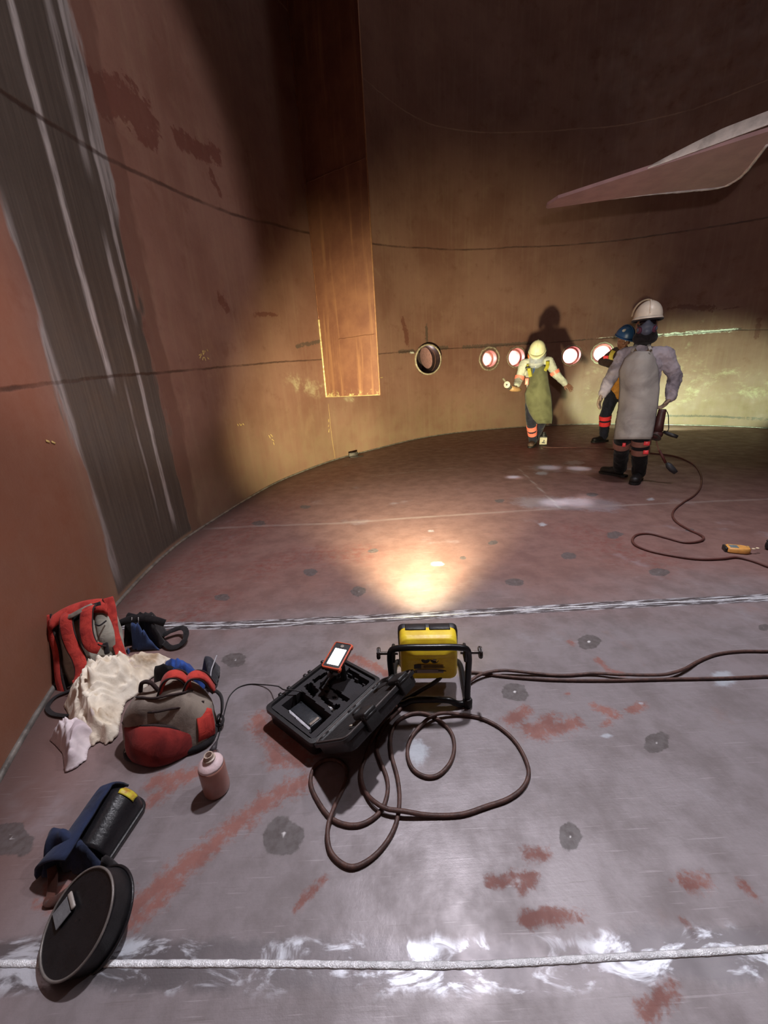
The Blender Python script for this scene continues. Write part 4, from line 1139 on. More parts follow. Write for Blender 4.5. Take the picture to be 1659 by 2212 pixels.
obj('dark_slot', ribbon(catmull([K(-.03, -.012, H1 * .84), K(.01, -.016, H1 * .88), K(.05, -.012, H1 * .92), K(.09, -.006, H1 * .93)], 6), -Y1, .03, .008), BLKF, pk)
obj('grab_handle', ribbon(catmull([K(-.045, -.012, H1 * .90), K(-.01, -.04, H1 * .885), K(.03, -.036, H1 * .92), K(.06, -.012, H1 * .955)], 8), -Y1 + Z1 * .4, .022, .007), GREYF, pk)
obj('cord', tube(catmull([K(.062, -.03, H1 * .70), K(.08, -.045, H1 * .66), K(.10, -.02, H1 * .70)], 6), .0035, 8), BLKF, pk)
obj('side_buckle', xf(box(.02, .014, .05, .005, 2), PK @ Matrix.Translation((HW * .78, -.035, H1 * .36))), BLKF, pk)
obj('side_pocket', rings_mesh([superring(K(HW * .74, .012, H1 * t), X1, Y1, .034 * w, .024 * w, 20, .8) for t, w in ((.32, .5), (.38, .9), (.55, 1), (.75, .9), (.9, .6), (.96, .2))]), PALEF, pk)
tail = [P(150, 1492, .01), P(120, 1505, .008), P(103, 1525, .008), P(112, 1541, .008), P(145, 1547, .008)]
obj('webbing_tail', ribbon(catmull(tail, 8), Vector((0, 0, 1)), .016, .004), BLKF, pk)

# ---- second rucksack lying in front, dome shape with dark red front pocket
f0, f1 = Vector(P(262, 1652)), Vector(P(452, 1622))
X2 = (f1 - f0); W2_ = X2.length; X2.normalize(); Y2 = Vector((-X2.y, X2.x, 0)); C2 = (f0 + f1) / 2 + Y2 * .07
B2M = frame(C2, X2, Y2, (0, 0, 1))
pk2 = thing('rucksack', 'grey and dark red rucksack lying nearest, in front of the crumpled clothes', 'rucksack', C2, 'red and grey rucksacks')
K2 = lambda x, y, z: B2M @ Vector((x, y, z))
TH = .195
def prof2(t):   # half width, half depth, y shift as it rises
    return (.150 * (1 - .08 * t - .62 * max(0, t - .62) ** 1.5 * 2.2), .074 * (1 - .25 * t) * (1 if t < .9 else .8), .045 * t)
rings = []
for t in (0, .02, .08, .2, .35, .5, .65, .78, .88, .95, 1.0):
    a, b, sh = prof2(t)
    if t == 0: a *= .9; b *= .8
    if t == 1: a *= .8; b *= .35
    skew = Vector((0, 0, 0))
    r_ = superring(K2(-.01 * t, sh, TH * t), X2, Y2, a, b, 48, .62, crease(.009, 12, 9))
    # the top line falls away to the right
    rr = []
    for p in r_:
        q_ = B2M.inverted() @ p; q_.z *= 1 - .34 * max(0, (q_.x - .02) / .15) ** 1.3 if q_.x > .02 else 1 - .12 * max(0, (-q_.x - .06) / .1)
        rr.append(B2M @ q_)
    rings.append(rr)
obj('bag_body', rings_mesh(rings), GREYF, pk2)
def front(x, t, push=0.0):
    a, b, sh = prof2(t); xx = max(-.97, min(.97, (x + .01 * t) / a))
    y = sh - b * (1 - abs(xx) ** (1 / .62 * 1.0)) ** .62 if abs(xx) < 1 else sh
    z = TH * t; z *= 1 - .34 * max(0, (x - .02) / .15) ** 1.3 if x > .02 else 1 - .12 * max(0, (-x - .06) / .1)
    return K2(x, y - push, z)
# front pocket bulging out over the lower half
pg = []
for i in range(25):
    u_ = i / 24; x = -.142 + .232 * u_; row = []
    for j in range(15):
        v_ = j / 14
        ttop = .60 - .5 * max(0, u_ - .5) ** 1.3 * 1.25
        t = .03 + (ttop - .03) * v_
        bul = .042 * (max(0, math.sin(math.pi * u_)) ** .5) * (max(0, math.sin(math.pi * (.12 + .88 * v_))) ** .55) + .004
        p = front(x, t, bul); p = p + noise.noise_vector(p * 16) * .004
        row.append(p)
    pg.append(row)
o = obj('front_pocket', grid_surface(pg), DARKRED, pk2); solidify(o, .004)
obj('pocket_edge', tube([r_[-1] - Y2 * .003 for r_ in pg], .0055, 8), PIPING, pk2)
sp = []
for i in range(13):
    u_ = i / 12; x = .098 + .045 * u_
    sp.append([front(min(x, .146), .06 + .62 * v_, .006 + .016 * math.sin(math.pi * v_)) + X2 * .012 * math.sin(math.pi * v_) for v_ in [k / 10 for k in range(11)]])
o = obj('side_pocket', grid_surface(sp), REDF, pk2); solidify(o, .004)
for tt, nm in ((.80, 'seam_piping'), (.985, 'seam_piping')):
    obj(nm, tube([front(-.14 + .27 * i / 30, tt, .004) if abs(-.14 + .27 * i / 30) < prof2(tt)[0] * .98 else front(math.copysign(prof2(tt)[0] * .96, -.14 + .27 * i / 30), tt, .004) for i in range(31)], .004, 8), PIPING, pk2)
obj('base_pad', rings_mesh([superring(K2(0, 0, z), X2, Y2, .147 * s, .078 * s, 40, .6) for z, s in ((.001, .96), (.008, 1.03), (.018, 1.02), (.022, .97))]), BLKF, pk2)
for x0, x1, hgt, yb in ((-.02, .075, .06, .02), (.055, .142, .055, .03)):
    a, b = front(x0, .97), front(x1, .95)
    a = a + Y2 * .03; b = b + Y2 * .04
    mid = (a + b) / 2 + Vector((0, 0, hgt))
    c = catmull([a - Vector((0, 0, .01)), a * .7 + b * .3 + Vector((0, 0, hgt * .8)), mid, a * .25 + b * .75 + Vector((0, 0, hgt * .85)), b - Vector((0, 0, .01))], 8)
    so = obj('shoulder_strap', ribbon(c, [(p - (a + b) / 2).normalized() for p in c], .042, .010), REDF, pk2)
    for sg in (-1, 1): obj('strap_binding', tube([p + Y2 * sg * .021 for p in c], .0035, 6), PIPING, so)
obj('grab_handle', tube(catmull([front(-.085, .99) + Y2 * .02, front(-.075, .99) + Y2 * .03 + Vector((0, 0, .028)), front(-.04, .99) + Y2 * .03 + Vector((0, 0, .034)), front(-.02, .99) + Y2 * .03], 8), .007, 8), PIPING, pk2)
obj('webbing_strap', ribbon(catmull([front(.12, .93) + Y2 * .04, front(.145, .8) + X2 * .02 + Y2 * .03, front(.146, .5) + X2 * .024 + Y2 * .02, Vector(P(472, 1560, .02))], 8), X2, .024, .005), BLKF, pk2)
obj('strap_loop', tube(catmull([Vector(P(*p, .02)) for p in ((465, 1560), (474, 1544), (482, 1552), (478, 1566), (466, 1566))], 6, True), .005, 8, True), BLKF, pk2)
obj('zip_pull', xf(box(.01, .012, .012, .003, 1), Matrix.Translation(front(-.135, .1, .02))), GREYL, pk2)

# ---- crumpled heaps of cloth
def heap(name, outline, mats, H, st, seed, dirs, edge=.012, fold=.028, freq=26, parent=None, label=None, mound=None, thick=.003):
    poly = np.array([P(p[0], p[1], p[2] if len(p) > 2 else .008)[:2] for p in outline])
    cl = np.vstack([poly, poly[:1]])
    lo, hi = poly.min(0), poly.max(0)
    xs = np.arange(lo[0] - st, hi[0] + st, st); ys = np.arange(lo[1] - st, hi[1] + st, st)
    gx, gy = np.meshgrid(xs, ys, indexing='ij'); q = np.c_[gx.ravel(), gy.ravel()]
    ins = np.zeros(len(q), bool); x, y = q[:, 0], q[:, 1]
    for (x1, y1), (x2, y2) in zip(cl[:-1], cl[1:]):
        m = ((y1 > y) != (y2 > y)); ins ^= m & (x < (x2 - x1) * (y - y1) / (y2 - y1 + 1e-12) + x1)
    d = seg_d(q, cl)
    dm = d[ins].max()
    G = ins.reshape(gx.shape); idx = -np.ones(gx.shape, int); V, F = [], []
    def hz(px, py, dd):
        e = min(1, dd / .03)
        e = math.sin(e * math.pi / 2)
        m = min(1, dd / (dm * .85)); m = m * m * (3 - 2 * m)
        z = edge * e + H * m * (mound(px, py) if mound else 1)
        p = Vector((px, py, seed))
        w1 = noise.noise(p * 9) * .10; w2 = noise.noise(p * 9 + Vector((7, 3, 1))) * .10
        f = 0
        for k, (ang, fq, am) in enumerate(dirs):
            c, s = math.cos(ang), math.sin(ang)
            ph = ((px + w1) * c + (py + w2) * s) * fq + noise.noise(Vector((px * 4 + k * 5, py * 4, seed))) * 1.2
            tri = abs((ph % 1) * 2 - 1)
            mask = .5 + .5 * noise.noise(Vector((px * 7 + k * 11, py * 7, seed + 3)))
            f += am * (1 - (tri ** .8)) * max(0, min(1, mask * 1.5))
        z += fold * f * (.35 + .65 * m) * e + .004 * noise.noise(p * 60) * e
        return max(z, .001)
    lat = np.zeros(gx.shape)
    for i in range(gx.shape[0]):
        for j in range(gx.shape[1]):
            if not G[i, j]: continue
            k = i * gx.shape[1] + j
            idx[i, j] = len(V); px, py = q[k]; dd = d[k]
            if dd < st * .8:          # pull the border onto the outline
                best = None
                for a, b in zip(cl[:-1], cl[1:]):
                    e_ = b - a; t = np.clip(((q[k] - a) @ e_) / max(e_ @ e_, 1e-12), 0, 1); c_ = a + e_ * t; dist_ = np.hypot(*(q[k] - c_))
                    if best is None or dist_ < best[0]: best = (dist_, c_)
                px, py = best[1]; V.append((px, py, .003))
            else: V.append((px, py, hz(px, py, dd)))
    for i in range(gx.shape[0] - 1):
        for j in range(gx.shape[1] - 1):
            a = [idx[i, j], idx[i + 1, j], idx[i + 1, j + 1], idx[i, j + 1]]
            g = [k for k in a if k >= 0]
            if len(g) >= 3: F.append(tuple(g))
    o = obj(name, (V, F), mats, parent, label=label)
    m = o.modifiers.new('s', 'SMOOTH'); m.factor = .5; m.iterations = 2
    solidify(o, thick)
    return o

def cloth_mat():
    t = NT('cream_cotton'); co = t.coord()
    n = t.noise(co, 7, 5, .6); st_ = t.noise(co, 5, 4, .6)
    col = t.mix(t.ramp(n, .35, .7), lin((240, 231, 214)), lin((222, 208, 186)))
    col = t.mix(t.math('MULTIPLY', t.ramp(st_, .58, .70), .7), col, lin((150, 116, 74)))
    col = t.mix(t.math('MULTIPLY', t.ramp(t.noise(co, 9, 3), .64, .72), .5), col, lin((150, 120, 150)))
    w = t.noise(co, 800, 2); f = t.noise(t.scale(co, (1, 1, 1)), 40, 5, .6, .8)
    t.bump(t.math('ADD', t.math('MULTIPLY', w, .1), f), .35, .012)
    return t.out(col, .9, 0, Specular_IOR_Level=.2)
CREAM = cloth_mat()
WHITEC = FAB('white_pink_cotton', (226, 214, 216), (196, 180, 186), 20)
cream_out = [(240, 1397, .1), (262, 1390, .1), (280, 1400, .09), (300, 1404, .08), (335, 1396, .07), (352, 1404, .05), (367, 1411, .03), (362, 1428), (352, 1440), (345, 1455), (326, 1464), (318, 1490), (295, 1500), (272, 1515), (262, 1545), (256, 1585), (246, 1600), (226, 1608), (215, 1600),
             (198, 1612), (180, 1600), (160, 1580), (148, 1555), (143, 1535), (133, 1517, .02), (138, 1500, .04), (165, 1467, .06), (195, 1443, .07), (222, 1425, .08), (236, 1412, .1)]
cre = thing('crumpled_coverall', 'crumpled cream coverall heaped between the two red rucksacks', 'coverall', P(240, 1520))
heap('coverall_cloth', cream_out, CREAM, .07, .0048, 2.0, [(.5, 15, 1.0), (-.6, 21, .8), (1.2, 30, .6), (.1, 42, .4)], .02, .050, parent=cre)
heap('white_sleeve', [(150, 1560, .02), (185, 1552, .03), (215, 1570, .02), (228, 1590), (200, 1605), (190, 1618), (187, 1640), (165, 1657), (138, 1669), (136, 1645), (133, 1625), (118, 1608), (104, 1596), (112, 1588), (135, 1575)], WHITEC, .04, .0048, 5.0, [(.9, 22, .9), (-.4, 30, .6), (.3, 44, .4)], .014, .034, parent=cre, label='whiter sleeve end lying toward the camera')
blu = thing('blue_jacket', 'bright blue and black jacket heaped behind the nearest rucksack', 'jacket', P(410, 1465))
heap('blue_cloth', [(352, 1448, .03), (368, 1430, .06), (395, 1418, .08), (420, 1420, .08), (432, 1440, .06), (446, 1465, .03), (440, 1490), (400, 1500), (370, 1492), (345, 1475)], BLUEF, .07, .006, 8.0, [(.3, 22, 1), (1.3, 20, .6)], .02, .03, parent=blu)
heap('black_lining', [(328, 1478, .02), (340, 1458, .04), (365, 1446, .06), (398, 1436, .09), (403, 1446, .08), (392, 1460, .06), (370, 1472, .04), (350, 1485, .02), (335, 1490)], BLKF, .085, .006, 9.0, [(.5, 22, .8)], .02, .02, parent=blu)
heap('dark_hem', [(426, 1422, .07), (470, 1412, .07), (473, 1440, .04), (472, 1475), (462, 1495), (446, 1490), (440, 1465, .03), (432, 1440, .05)], FAB('charcoal_cloth', (58, 58, 66), (36, 36, 42), 30), .06, .006, 12.0, [(1.2, 20, 1), (.2, 18, .5)], .02, .025, parent=blu)
o = obj('reflective_piping', tube(catmull([Vector(P(*p)) for p in ((468, 1416, .085), (462, 1432, .08), (456, 1450, .072), (454, 1470, .05), (452, 1482, .03))], 6), .003, 6), M('grey_piping', (170, 170, 176), .4), blu)

bag3 = thing('tool_bag', 'dark blue tool bag with black webbing straps behind the cream coverall', 'bag', P(320, 1390))
BV = FAB('denim_blue', (58, 76, 118), (36, 46, 76), 30)
heap('blue_pouch', [(268, 1385, .08), (285, 1352, .10), (305, 1352, .1), (322, 1370, .07), (350, 1395, .03), (345, 1402), (300, 1405), (270, 1402)], BV, .08, .005, 15.0, [(.8, 24, 1), (-.5, 20, .8)], .03, .06, parent=bag3)
heap('black_body', [(258, 1378, .06), (262, 1345, .08), (295, 1335, .09), (352, 1332, .08), (358, 1350, .05), (352, 1370, .03), (362, 1392), (345, 1400), (320, 1380, .04), (300, 1365, .06), (275, 1372, .06)], BLKF, .10, .006, 18.0, [(.2, 18, 1), (1.4, 16, .5)], .03, .03, parent=bag3)
bb = [Vector(P(*p)) for p in ((256, 1348, .11), (275, 1340, .13), (300, 1335, .135), (330, 1338, .125), (356, 1346, .10))]
obj('belt', ribbon(catmull(bb, 6), Vector((.1, -.85, .5)), .034, .008), BLKF, bag3)
for px in (288, 302):
    obj('belt_stitch', ribbon([Vector(P(px, 1330, .145)) + Vector((0, -.012, 0)), Vector(P(px, 1344, .115)) + Vector((0, -.012, 0))], Vector((.1, -.85, .5)), .003, .002), M('white_stitch%d' % px, (196, 190, 186), .6), bag3)
obj('buckle', xf(box(.05, .02, .035, .006, 2), Matrix.Translation(Vector(P(322, 1335, .125)))), BLACKP, bag3)
lp = [Vector(P(*p)) for p in ((352, 1372, .03), (372, 1362, .035), (392, 1356, .04), (401, 1362, .04), (400, 1380, .03), (388, 1394, .015), (370, 1399, .012), (354, 1388, .02))]
obj('strap_loop', ribbon(catmull(lp, 6), [Vector((.2 * math.sin(i), -.4, .9)) for i in range(len(catmull(lp, 6)))], .026, .005), BLKF, bag3)

# ---- blue-hooded welding helmet lying on its back
GL = M('scuffed_black_shell', (30, 29, 32), .3, 0, .3, 25, .12)
h0, h1 = Vector(P(262, 1712, .05)), Vector(P(165, 1850, .05))
Xh = (h1 - h0); Lh = Xh.length; Xh.normalize(); Sh = Vector((-Xh.y, Xh.x, 0))
if Sh.x < 0: Sh = -Sh                                      # towards the right in the photo
hood = thing('welding_helmet', 'black welding helmet with blue fabric hood and yellow sticker, lying left of the bottle', 'welding helmet', ((h0 + h1) / 2)[:2] + (0,))
HM = frame(((h0 + h1) / 2)[:2] + (0,), Xh, Sh, Xh.cross(Sh))
if (Xh.cross(Sh)).z < 0: HM = frame(((h0 + h1) / 2)[:2] + (0,), Xh, Sh, (0, 0, 1))
def hp(x, y, z): return HM @ Vector((x, y, z))
face = []
for i in range(21):
    t = i / 20; x = -Lh * .58 + Lh * 1.0 * t
    w = .062 * (min(1, (t + .02) * 5) ** .5) * (1 - .15 * t); hgt = .105 * (min(1, (t + .03) * 4) ** .45) * (1 - .35 * t)
    face.append([hp(x, .012 + w * math.cos(math.radians(a)), max(.004, hgt * math.sin(math.radians(a)) ** .8)) for a in range(4, 177, 8)])
o = obj('face_shell', grid_surface(face), GL, hood); solidify(o, .004)
edge_ = [r_[0] + Vector((0, 0, .003)) for r_ in face]
obj('shell_rim', tube(edge_, .006, 8), BLACKP, hood)
bl_ = []
for i in range(20):
    t = i / 19; x = -Lh * .66 + Lh * 1.32 * t
    w0 = .066 if t < .7 else .066 + .05 * (t - .7)
    row = []
    for a in range(92, 188, 8):
        rr_ = 1.08 + .05 * noise.noise(Vector((x * 30, a * .05, 2)))
        env = min(1, (t + .04) * 4) ** .5 * (1 - .30 * t)
        row.append(hp(x, .006 + w0 * rr_ * math.cos(math.radians(a)) * (1 + .25 * t) * min(1, (t + .05) * 5) ** .5, max(.004, .112 * rr_ * env * max(0, math.sin(math.radians(min(a, 178)))) ** .8)))
    bl_.append(row)
o = obj('fabric_hood', grid_surface(bl_), NAVYF, hood); solidify(o, .006)
o = heap('fabric_bib', [(125, 1790, .05), (150, 1770, .08), (190, 1780, .09), (215, 1830, .06), (230, 1860, .04), (205, 1880, .03), (170, 1880, .03), (120, 1870, .03), (92, 1903), (85, 1895), (98, 1855), (112, 1815, .02)], NAVYF, .06, .006, 21.0, [(1.0, 14, 1), (-.2, 12, .6)], .02, .035, parent=hood)
o = heap('chin_flap', [(195, 1880, .05), (225, 1842, .06), (248, 1845, .04), (262, 1865, .02), (258, 1885), (245, 1905), (215, 1905)], BLKF, .05, .006, 23.0, [(.4, 16, 1)], .02, .02, parent=hood)
yl = []
for i in range(9):
    x = -Lh * .46 + .026 * i / 8; t = (x + Lh * .58) / Lh; w = .062 * min(1, (t + .02) * 5) ** .5 * (1 - .15 * t); hgt = .105 * min(1, (t + .03) * 4) ** .45 * (1 - .35 * t)
    yl.append([hp(x, .012 + (w + .003) * math.cos(math.radians(a)), (hgt + .003) * math.sin(math.radians(a)) ** .8) for a in range(34, 82, 6)])
o = obj('yellow_sticker', grid_surface(yl), M('yellow_sticker', (206, 196, 60), .5, 0, .3, 60, .05, c2=(176, 120, 50)), hood); solidify(o, .0015)
obj('head_strap', ribbon(catmull([Vector(P(*p)) for p in ((112, 1872, .03), (114, 1900, .012), (110, 1935, .008), (104, 1948, .008), (118, 1946, .01), (150, 1925, .03))], 8), Vector((.3, -.4, .85)), .02, .006), FAB('brown_leather', (84, 52, 44), (52, 34, 30), 40), hood)
obj('side_knob', lathe([(.012, 0), (.012, .008), (.008, .012), (.001, .012)], 18, axisM(hp(.06, -.075, .04), (HM.to_3x3() @ Vector((0, -1, .5))))), BLACKP, hood, auto=40)

# ---- round black visor shell below it
f_c = Vector(P(163, 1992, .085))
ax_a, ax_b = Vector(P(90, 2092, .02)), Vector(P(240, 1893, .11))
Xv = (ax_b - ax_a); Rv = Xv.length / 2; Cv = (ax_a + ax_b) / 2; Xv.normalize()
view = (Vector((0, 0, EYE)) - Cv).normalized()
Nv = (view + Vector((-.62, .2, .05))).normalized(); Nv = (Nv - Xv * Nv.dot(Xv)).normalized()
VM = axisM(Cv, Nv, Xv)
vs_ = thing('round_visor', 'round black visor shell with thin pale rim, lying on the nearest floor weld', 'visor', (Cv.x, Cv.y, .001))
obj('disc', lathe([(.002, -.004), (Rv * .8, -.003), (Rv * .97, .0), (Rv, -.003), (Rv * 1.0, -.008), (.002, -.012)], 64, VM), GL, vs_, auto=50)
obj('pale_rim', tube([VM @ Vector((Rv * math.cos(a), Rv * math.sin(a), .001)) for a in (2 * math.pi * i / 90 for i in range(90))], .0028, 6, True), M('rim_grey', (120, 114, 110), .4, .2), vs_)
obj('side_wall', lathe([(Rv * .99, -.004), (Rv * 1.0, -.03), (Rv * 1.02, -.05), (Rv * .9, -.062), (.01, -.066)], 64, VM), BLACKP, vs_, auto=50)
obj('outer_rim', tube([VM @ Vector((Rv * 1.05 * math.cos(a), Rv * 1.05 * math.sin(a), -.05)) for a in (2 * math.pi * i / 90 for i in range(90))], .0035, 6, True), GL, vs_)
def on_disc(px, py):
    v = Vector(ray(px, py)); C_ = Vector((0, 0, EYE)); n_ = VM.to_3x3() @ Vector((0, 0, 1))
    return VM.inverted() @ (C_ + v * ((Cv - C_).dot(n_) / v.dot(n_)))
w0, w1 = on_disc(122, 1990), on_disc(150, 1955); wm = (w0 + w1) / 2; wa = math.atan2(w1.y - w0.y, w1.x - w0.x); wl_ = (w1 - w0).length
obj('clear_window', xf(box(wl_ * 1.15, .04, .003, .001, 1), VM @ Matrix.Translation((wm.x, wm.y, .003)) @ Matrix.Rotation(wa, 4, 'Z')), M('grey_window', (122, 124, 128), .12), vs_, smooth=False)
obj('window_clip', xf(box(.01, .04, .006, .002, 1), VM @ Matrix.Translation((wm.x, wm.y, .004)) @ Matrix.Rotation(wa, 4, 'Z') @ Matrix.Translation((wl_ * .8, 0, 0))), M('pale_clip', (168, 160, 154), .4), vs_)
# ================================================================== three workers
SKIN = M('brown_skin', (128, 88, 70), .55, 0, .2, 40, .1)
class Fig:
    def __init__(s, foot, label):
        s.O = Vector(P(*foot)); s.F = Vector((-s.O.x, -s.O.y, 0)).normalized(); s.S = Vector((0, 0, 1)).cross(s.F); s.U = Vector((0, 0, 1))
        s.root = thing('person', label, 'person', s.O)
    def J(s, px, py, d=0.0):
        v = Vector(ray(px, py)); C = Vector((0, 0, EYE)); q = s.O + s.F * d
        return C + v * ((q - C).dot(s.F) / v.dot(s.F))
    def add(s, name, parts, mat, vox=.009, sm=5, disp=None, label=None):
        o = obj(name, join(*parts), mat, s.root, label=label)
        return remesh(o, vox, sm, .5, disp=disp)

def hand(w, dr, pn, curl, side=1, k=1.0, g=0.0):
    """palm and five separate fingers; dr = pointing direction, pn = palm normal, side = +1 thumb on +cross side"""
    dr = Vector(dr).normalized(); pn = Vector(pn); pn = (pn - dr * pn.dot(dr)).normalized(); sd = dr.cross(pn)
    out = []; W = Vector(w)
    for i in range(4):
        o_ = (i - 1.5) * .0205 * k
        out.append(capsule(W + sd * o_ * .55 + dr * .012, W + sd * o_ + dr * .078 * k, .015 + g, .0125 + g, .9, sd, 10))
    out.append(capsule(W, W + dr * .05, .026 + g, .024 + g, .6, sd, 12))
    for i, L in enumerate((.068, .078, .074, .058)):
        o_ = (i - 1.5) * .0225 * k
        if side < 0: o_ = -o_
        p = W + sd * o_ + dr * .080 * k; a = curl * .35
        for q, (f, r_) in enumerate(((.45, .0092), (.32, .0084), (.23, .0076))):
            d2 = dr * math.cos(a) + pn * math.sin(a); n_ = p + d2 * L * f * k * 1.15
            out.append(capsule(p, n_, r_ + g, r_ * .93 + g, 1, None, 8)); p = n_; a += curl * .75
    tb_ = W + sd * (-.024 * side) * k + dr * .025
    t1 = tb_ + (dr * .7 - sd * side * .75 + pn * .25).normalized() * .038 * k
    t2 = t1 + (dr * .9 - sd * side * .25 + pn * .45).normalized() * .030 * k
    out += [capsule(tb_, t1, .0135 + g, .0105 + g, 1, None, 8), capsule(t1, t2, .0105 + g, .0088 + g, 1, None, 8)]
    return out

def head(c, up, fw):
    up = Vector(up).normalized(); fw = Vector(fw); fw = (fw - up * fw.dot(up)).normalized(); sd = up.cross(fw)
    R = Matrix((sd, fw, up)).transposed().to_4x4(); c = Vector(c)
    at_ = lambda x, y, z: c + sd * x + fw * y + up * z
    o = [ball(c + up * .025, .078, .096, .092, 18, 12, R), ball(at_(0, .018, -.045), .062, .072, .075, 16, 10, R),
         capsule(at_(0, .052, -.095), at_(0, .06, -.098), .028, .026, 1, sd),                       # chin
         capsule(at_(0, .094, .012), at_(0, .112, -.028), .008, .013, 1, sd, 10),                  # nose
         capsule(at_(-.012, .100, -.03), at_(.012, .100, -.03), .009, .009, 1, None, 8),
         capsule(at_(-.04, .086, .03), at_(.04, .086, .03), .012, .012, 1, None, 10),              # brow
         capsule(at_(-.02, .088, -.062), at_(.02, .088, -.062), .007, .007, 1, None, 8), capsule(at_(-.017, .086, -.074), at_(.017, .086, -.074), .008, .008, 1, None, 8)]
    for q in (-1, 1):
        o += [ball(at_(q * .08, -.005, -.01), .010, .02, .032, 10, 8, R), ball(at_(q * .045, .07, -.03), .024, .024, .026, 10, 8, R)]
    return o, at_, R, sd, fw, up

def eyes(f, at_, R):
    for q in (-1, 1):
        e = obj('eye', ball(at_(q * .032, .083, .006), .012, .012, .011, 12, 8, R), M('eye_white%d' % q, (214, 206, 198), .3), f.root)
        obj('iris', ball(at_(q * .032, .0925, .006), .0055, .003, .0055, 10, 6, R), M('iris%d' % q, (40, 26, 20), .2), e)

def helmet(f, c, up, fw, mat, tilt=0, brim=True, s=1.0):
    up = Vector(up).normalized(); fw = Vector(fw); fw = (fw - up * fw.dot(up)).normalized(); sd = up.cross(fw)
    Mh = frame(c, sd, fw, up)
    rings = []
    for a in (0, 8, 18, 30, 42, 54, 66, 76, 84, 89):
        ca, sa = math.cos(math.radians(a)), math.sin(math.radians(a))
        rings.append([Mh @ Vector((.118 * s * ca * math.cos(t), .142 * s * ca * math.sin(t), .148 * s * sa ** .92)) for t in (2 * math.pi * i / 40 for i in range(40))])
    inner = [[Mh @ Vector((.108 * s * math.cos(t), .131 * s * math.sin(t), z)) for t in (2 * math.pi * i / 40 for i in range(40))] for z in (.05, .0)]
    h = obj('helmet', rings_mesh(inner + rings), mat, f.root, auto=60)
    br_ = []
    for r_, z in ((1.0, .004), (1.06, -.004), (1.09, -.010), (1.06, -.014), (1.0, -.008)):
        br_.append([Mh @ Vector((.118 * s * r_ * math.cos(t), .142 * s * (r_ + (max(0, math.sin(t)) ** 2 * .34 * (r_ - 1) / .09 if r_ > 1 else 0)) * math.sin(t), z - .012 * max(0, math.sin(t)) * (r_ - 1) / .09)) for t in (2 * math.pi * i / 48 for i in range(48))])
    obj('brim', rings_mesh(br_, True), mat, h)
    ridge_ = [Mh @ Vector((0, .146 * s * math.cos(t), .153 * s * math.sin(t) ** .92 if math.sin(t) > 0 else 0)) for t in (math.pi * (i + 1) / 22 for i in range(20))]
    obj('ridge', tube(ridge_, .0055, 8), mat, h)
    return h, Mh

def band(f, a, b, ta, tb, ra, rb, mat, flat=1.0, side=None, name='reflective_band'):
    """sleeve band around the limb a-b between fractions ta and tb"""
    a, b = Vector(a), Vector(b); t = (b - a).normalized()
    s = Vector(side) if side is not None else Vector((1, 0, 0)); s = (s - t * s.dot(t)).normalized(); w = t.cross(s)
    rings = []
    for q, dr in ((ta, -.004), (ta, .003), (tb, .003), (tb, -.004)):
        r_ = ra + (rb - ra) * q + dr; p = a + (b - a) * q
        rings.append([p + s * r_ * math.cos(k) + w * r_ * flat * math.sin(k) for k in (2 * math.pi * i / 24 for i in range(24))])
    return obj(name, rings_mesh(rings, True), mat, f.root, auto=40)

def boot(f, ank, heel, toe, mat, sole, shaft=.16, top=None):
    heel, toe = Vector(heel), Vector(toe); heel.z = toe.z = 0; d = (toe - heel).normalized(); s = Vector((-d.y, d.x, 0)); up = Vector((0, 0, 1)); L = .285
    toe = heel + d * L; ank = Vector(ank)
    tp = top if top is not None else ank + up * shaft
    b = f.add('boot', [capsule(tp, ank, .060, .052, 1, s), capsule(ank, heel + d * .05 + up * .06, .054, .05, 1, s), capsule(heel + d * .045 + up * .045, heel + d * .14 + up * .055, .04, .045, 1, s),
                       capsule(heel + d * .14 + up * .05, toe - d * .05 + up * .044, .052, .05, .85, s)], mat, .008, 4)
    bot = [(-.035, -.03), (.0, -.045), (.1, -.042), (.2, -.052), (.255, -.045), (.285, -.02), (.285, .02), (.255, .045), (.2, .052), (.1, .042), (.0, .045), (-.035, .03)]
    v, fc = prism([(x, y) for x, y in bot], .024, frame(heel + up * .001, d, s, up))
    so = obj('sole', (v, fc), sole, b, smooth=False)
    return b

BOOT = M('black_boot_leather', (30, 27, 27), .5, 0, .3, 30, .2)
BOOTB = M('worn_brown_boot', (88, 68, 58), .65, 0, .35, 30, .2)
SOLE = M('boot_sole', (24, 22, 22), .7)
REDB = M('red_reflective_tape', (255, 70, 76), .4, 0, .12, 30, .02)
SALMB = M('salmon_reflective_tape', (255, 136, 118), .4, 0, .12, 30, .02)
DULLB = M('dusty_reflective_tape', (150, 104, 92), .5, 0, .2, 30, .05)
WHITEH = M('cream_helmet', (232, 218, 200), .38, 0, .12, 16, .03)
NAVYT = FAB('navy_work_trousers', (40, 40, 56), (24, 24, 34), 20)
BLKT = FAB('black_work_trousers', (30, 27, 30), (18, 16, 18), 20)

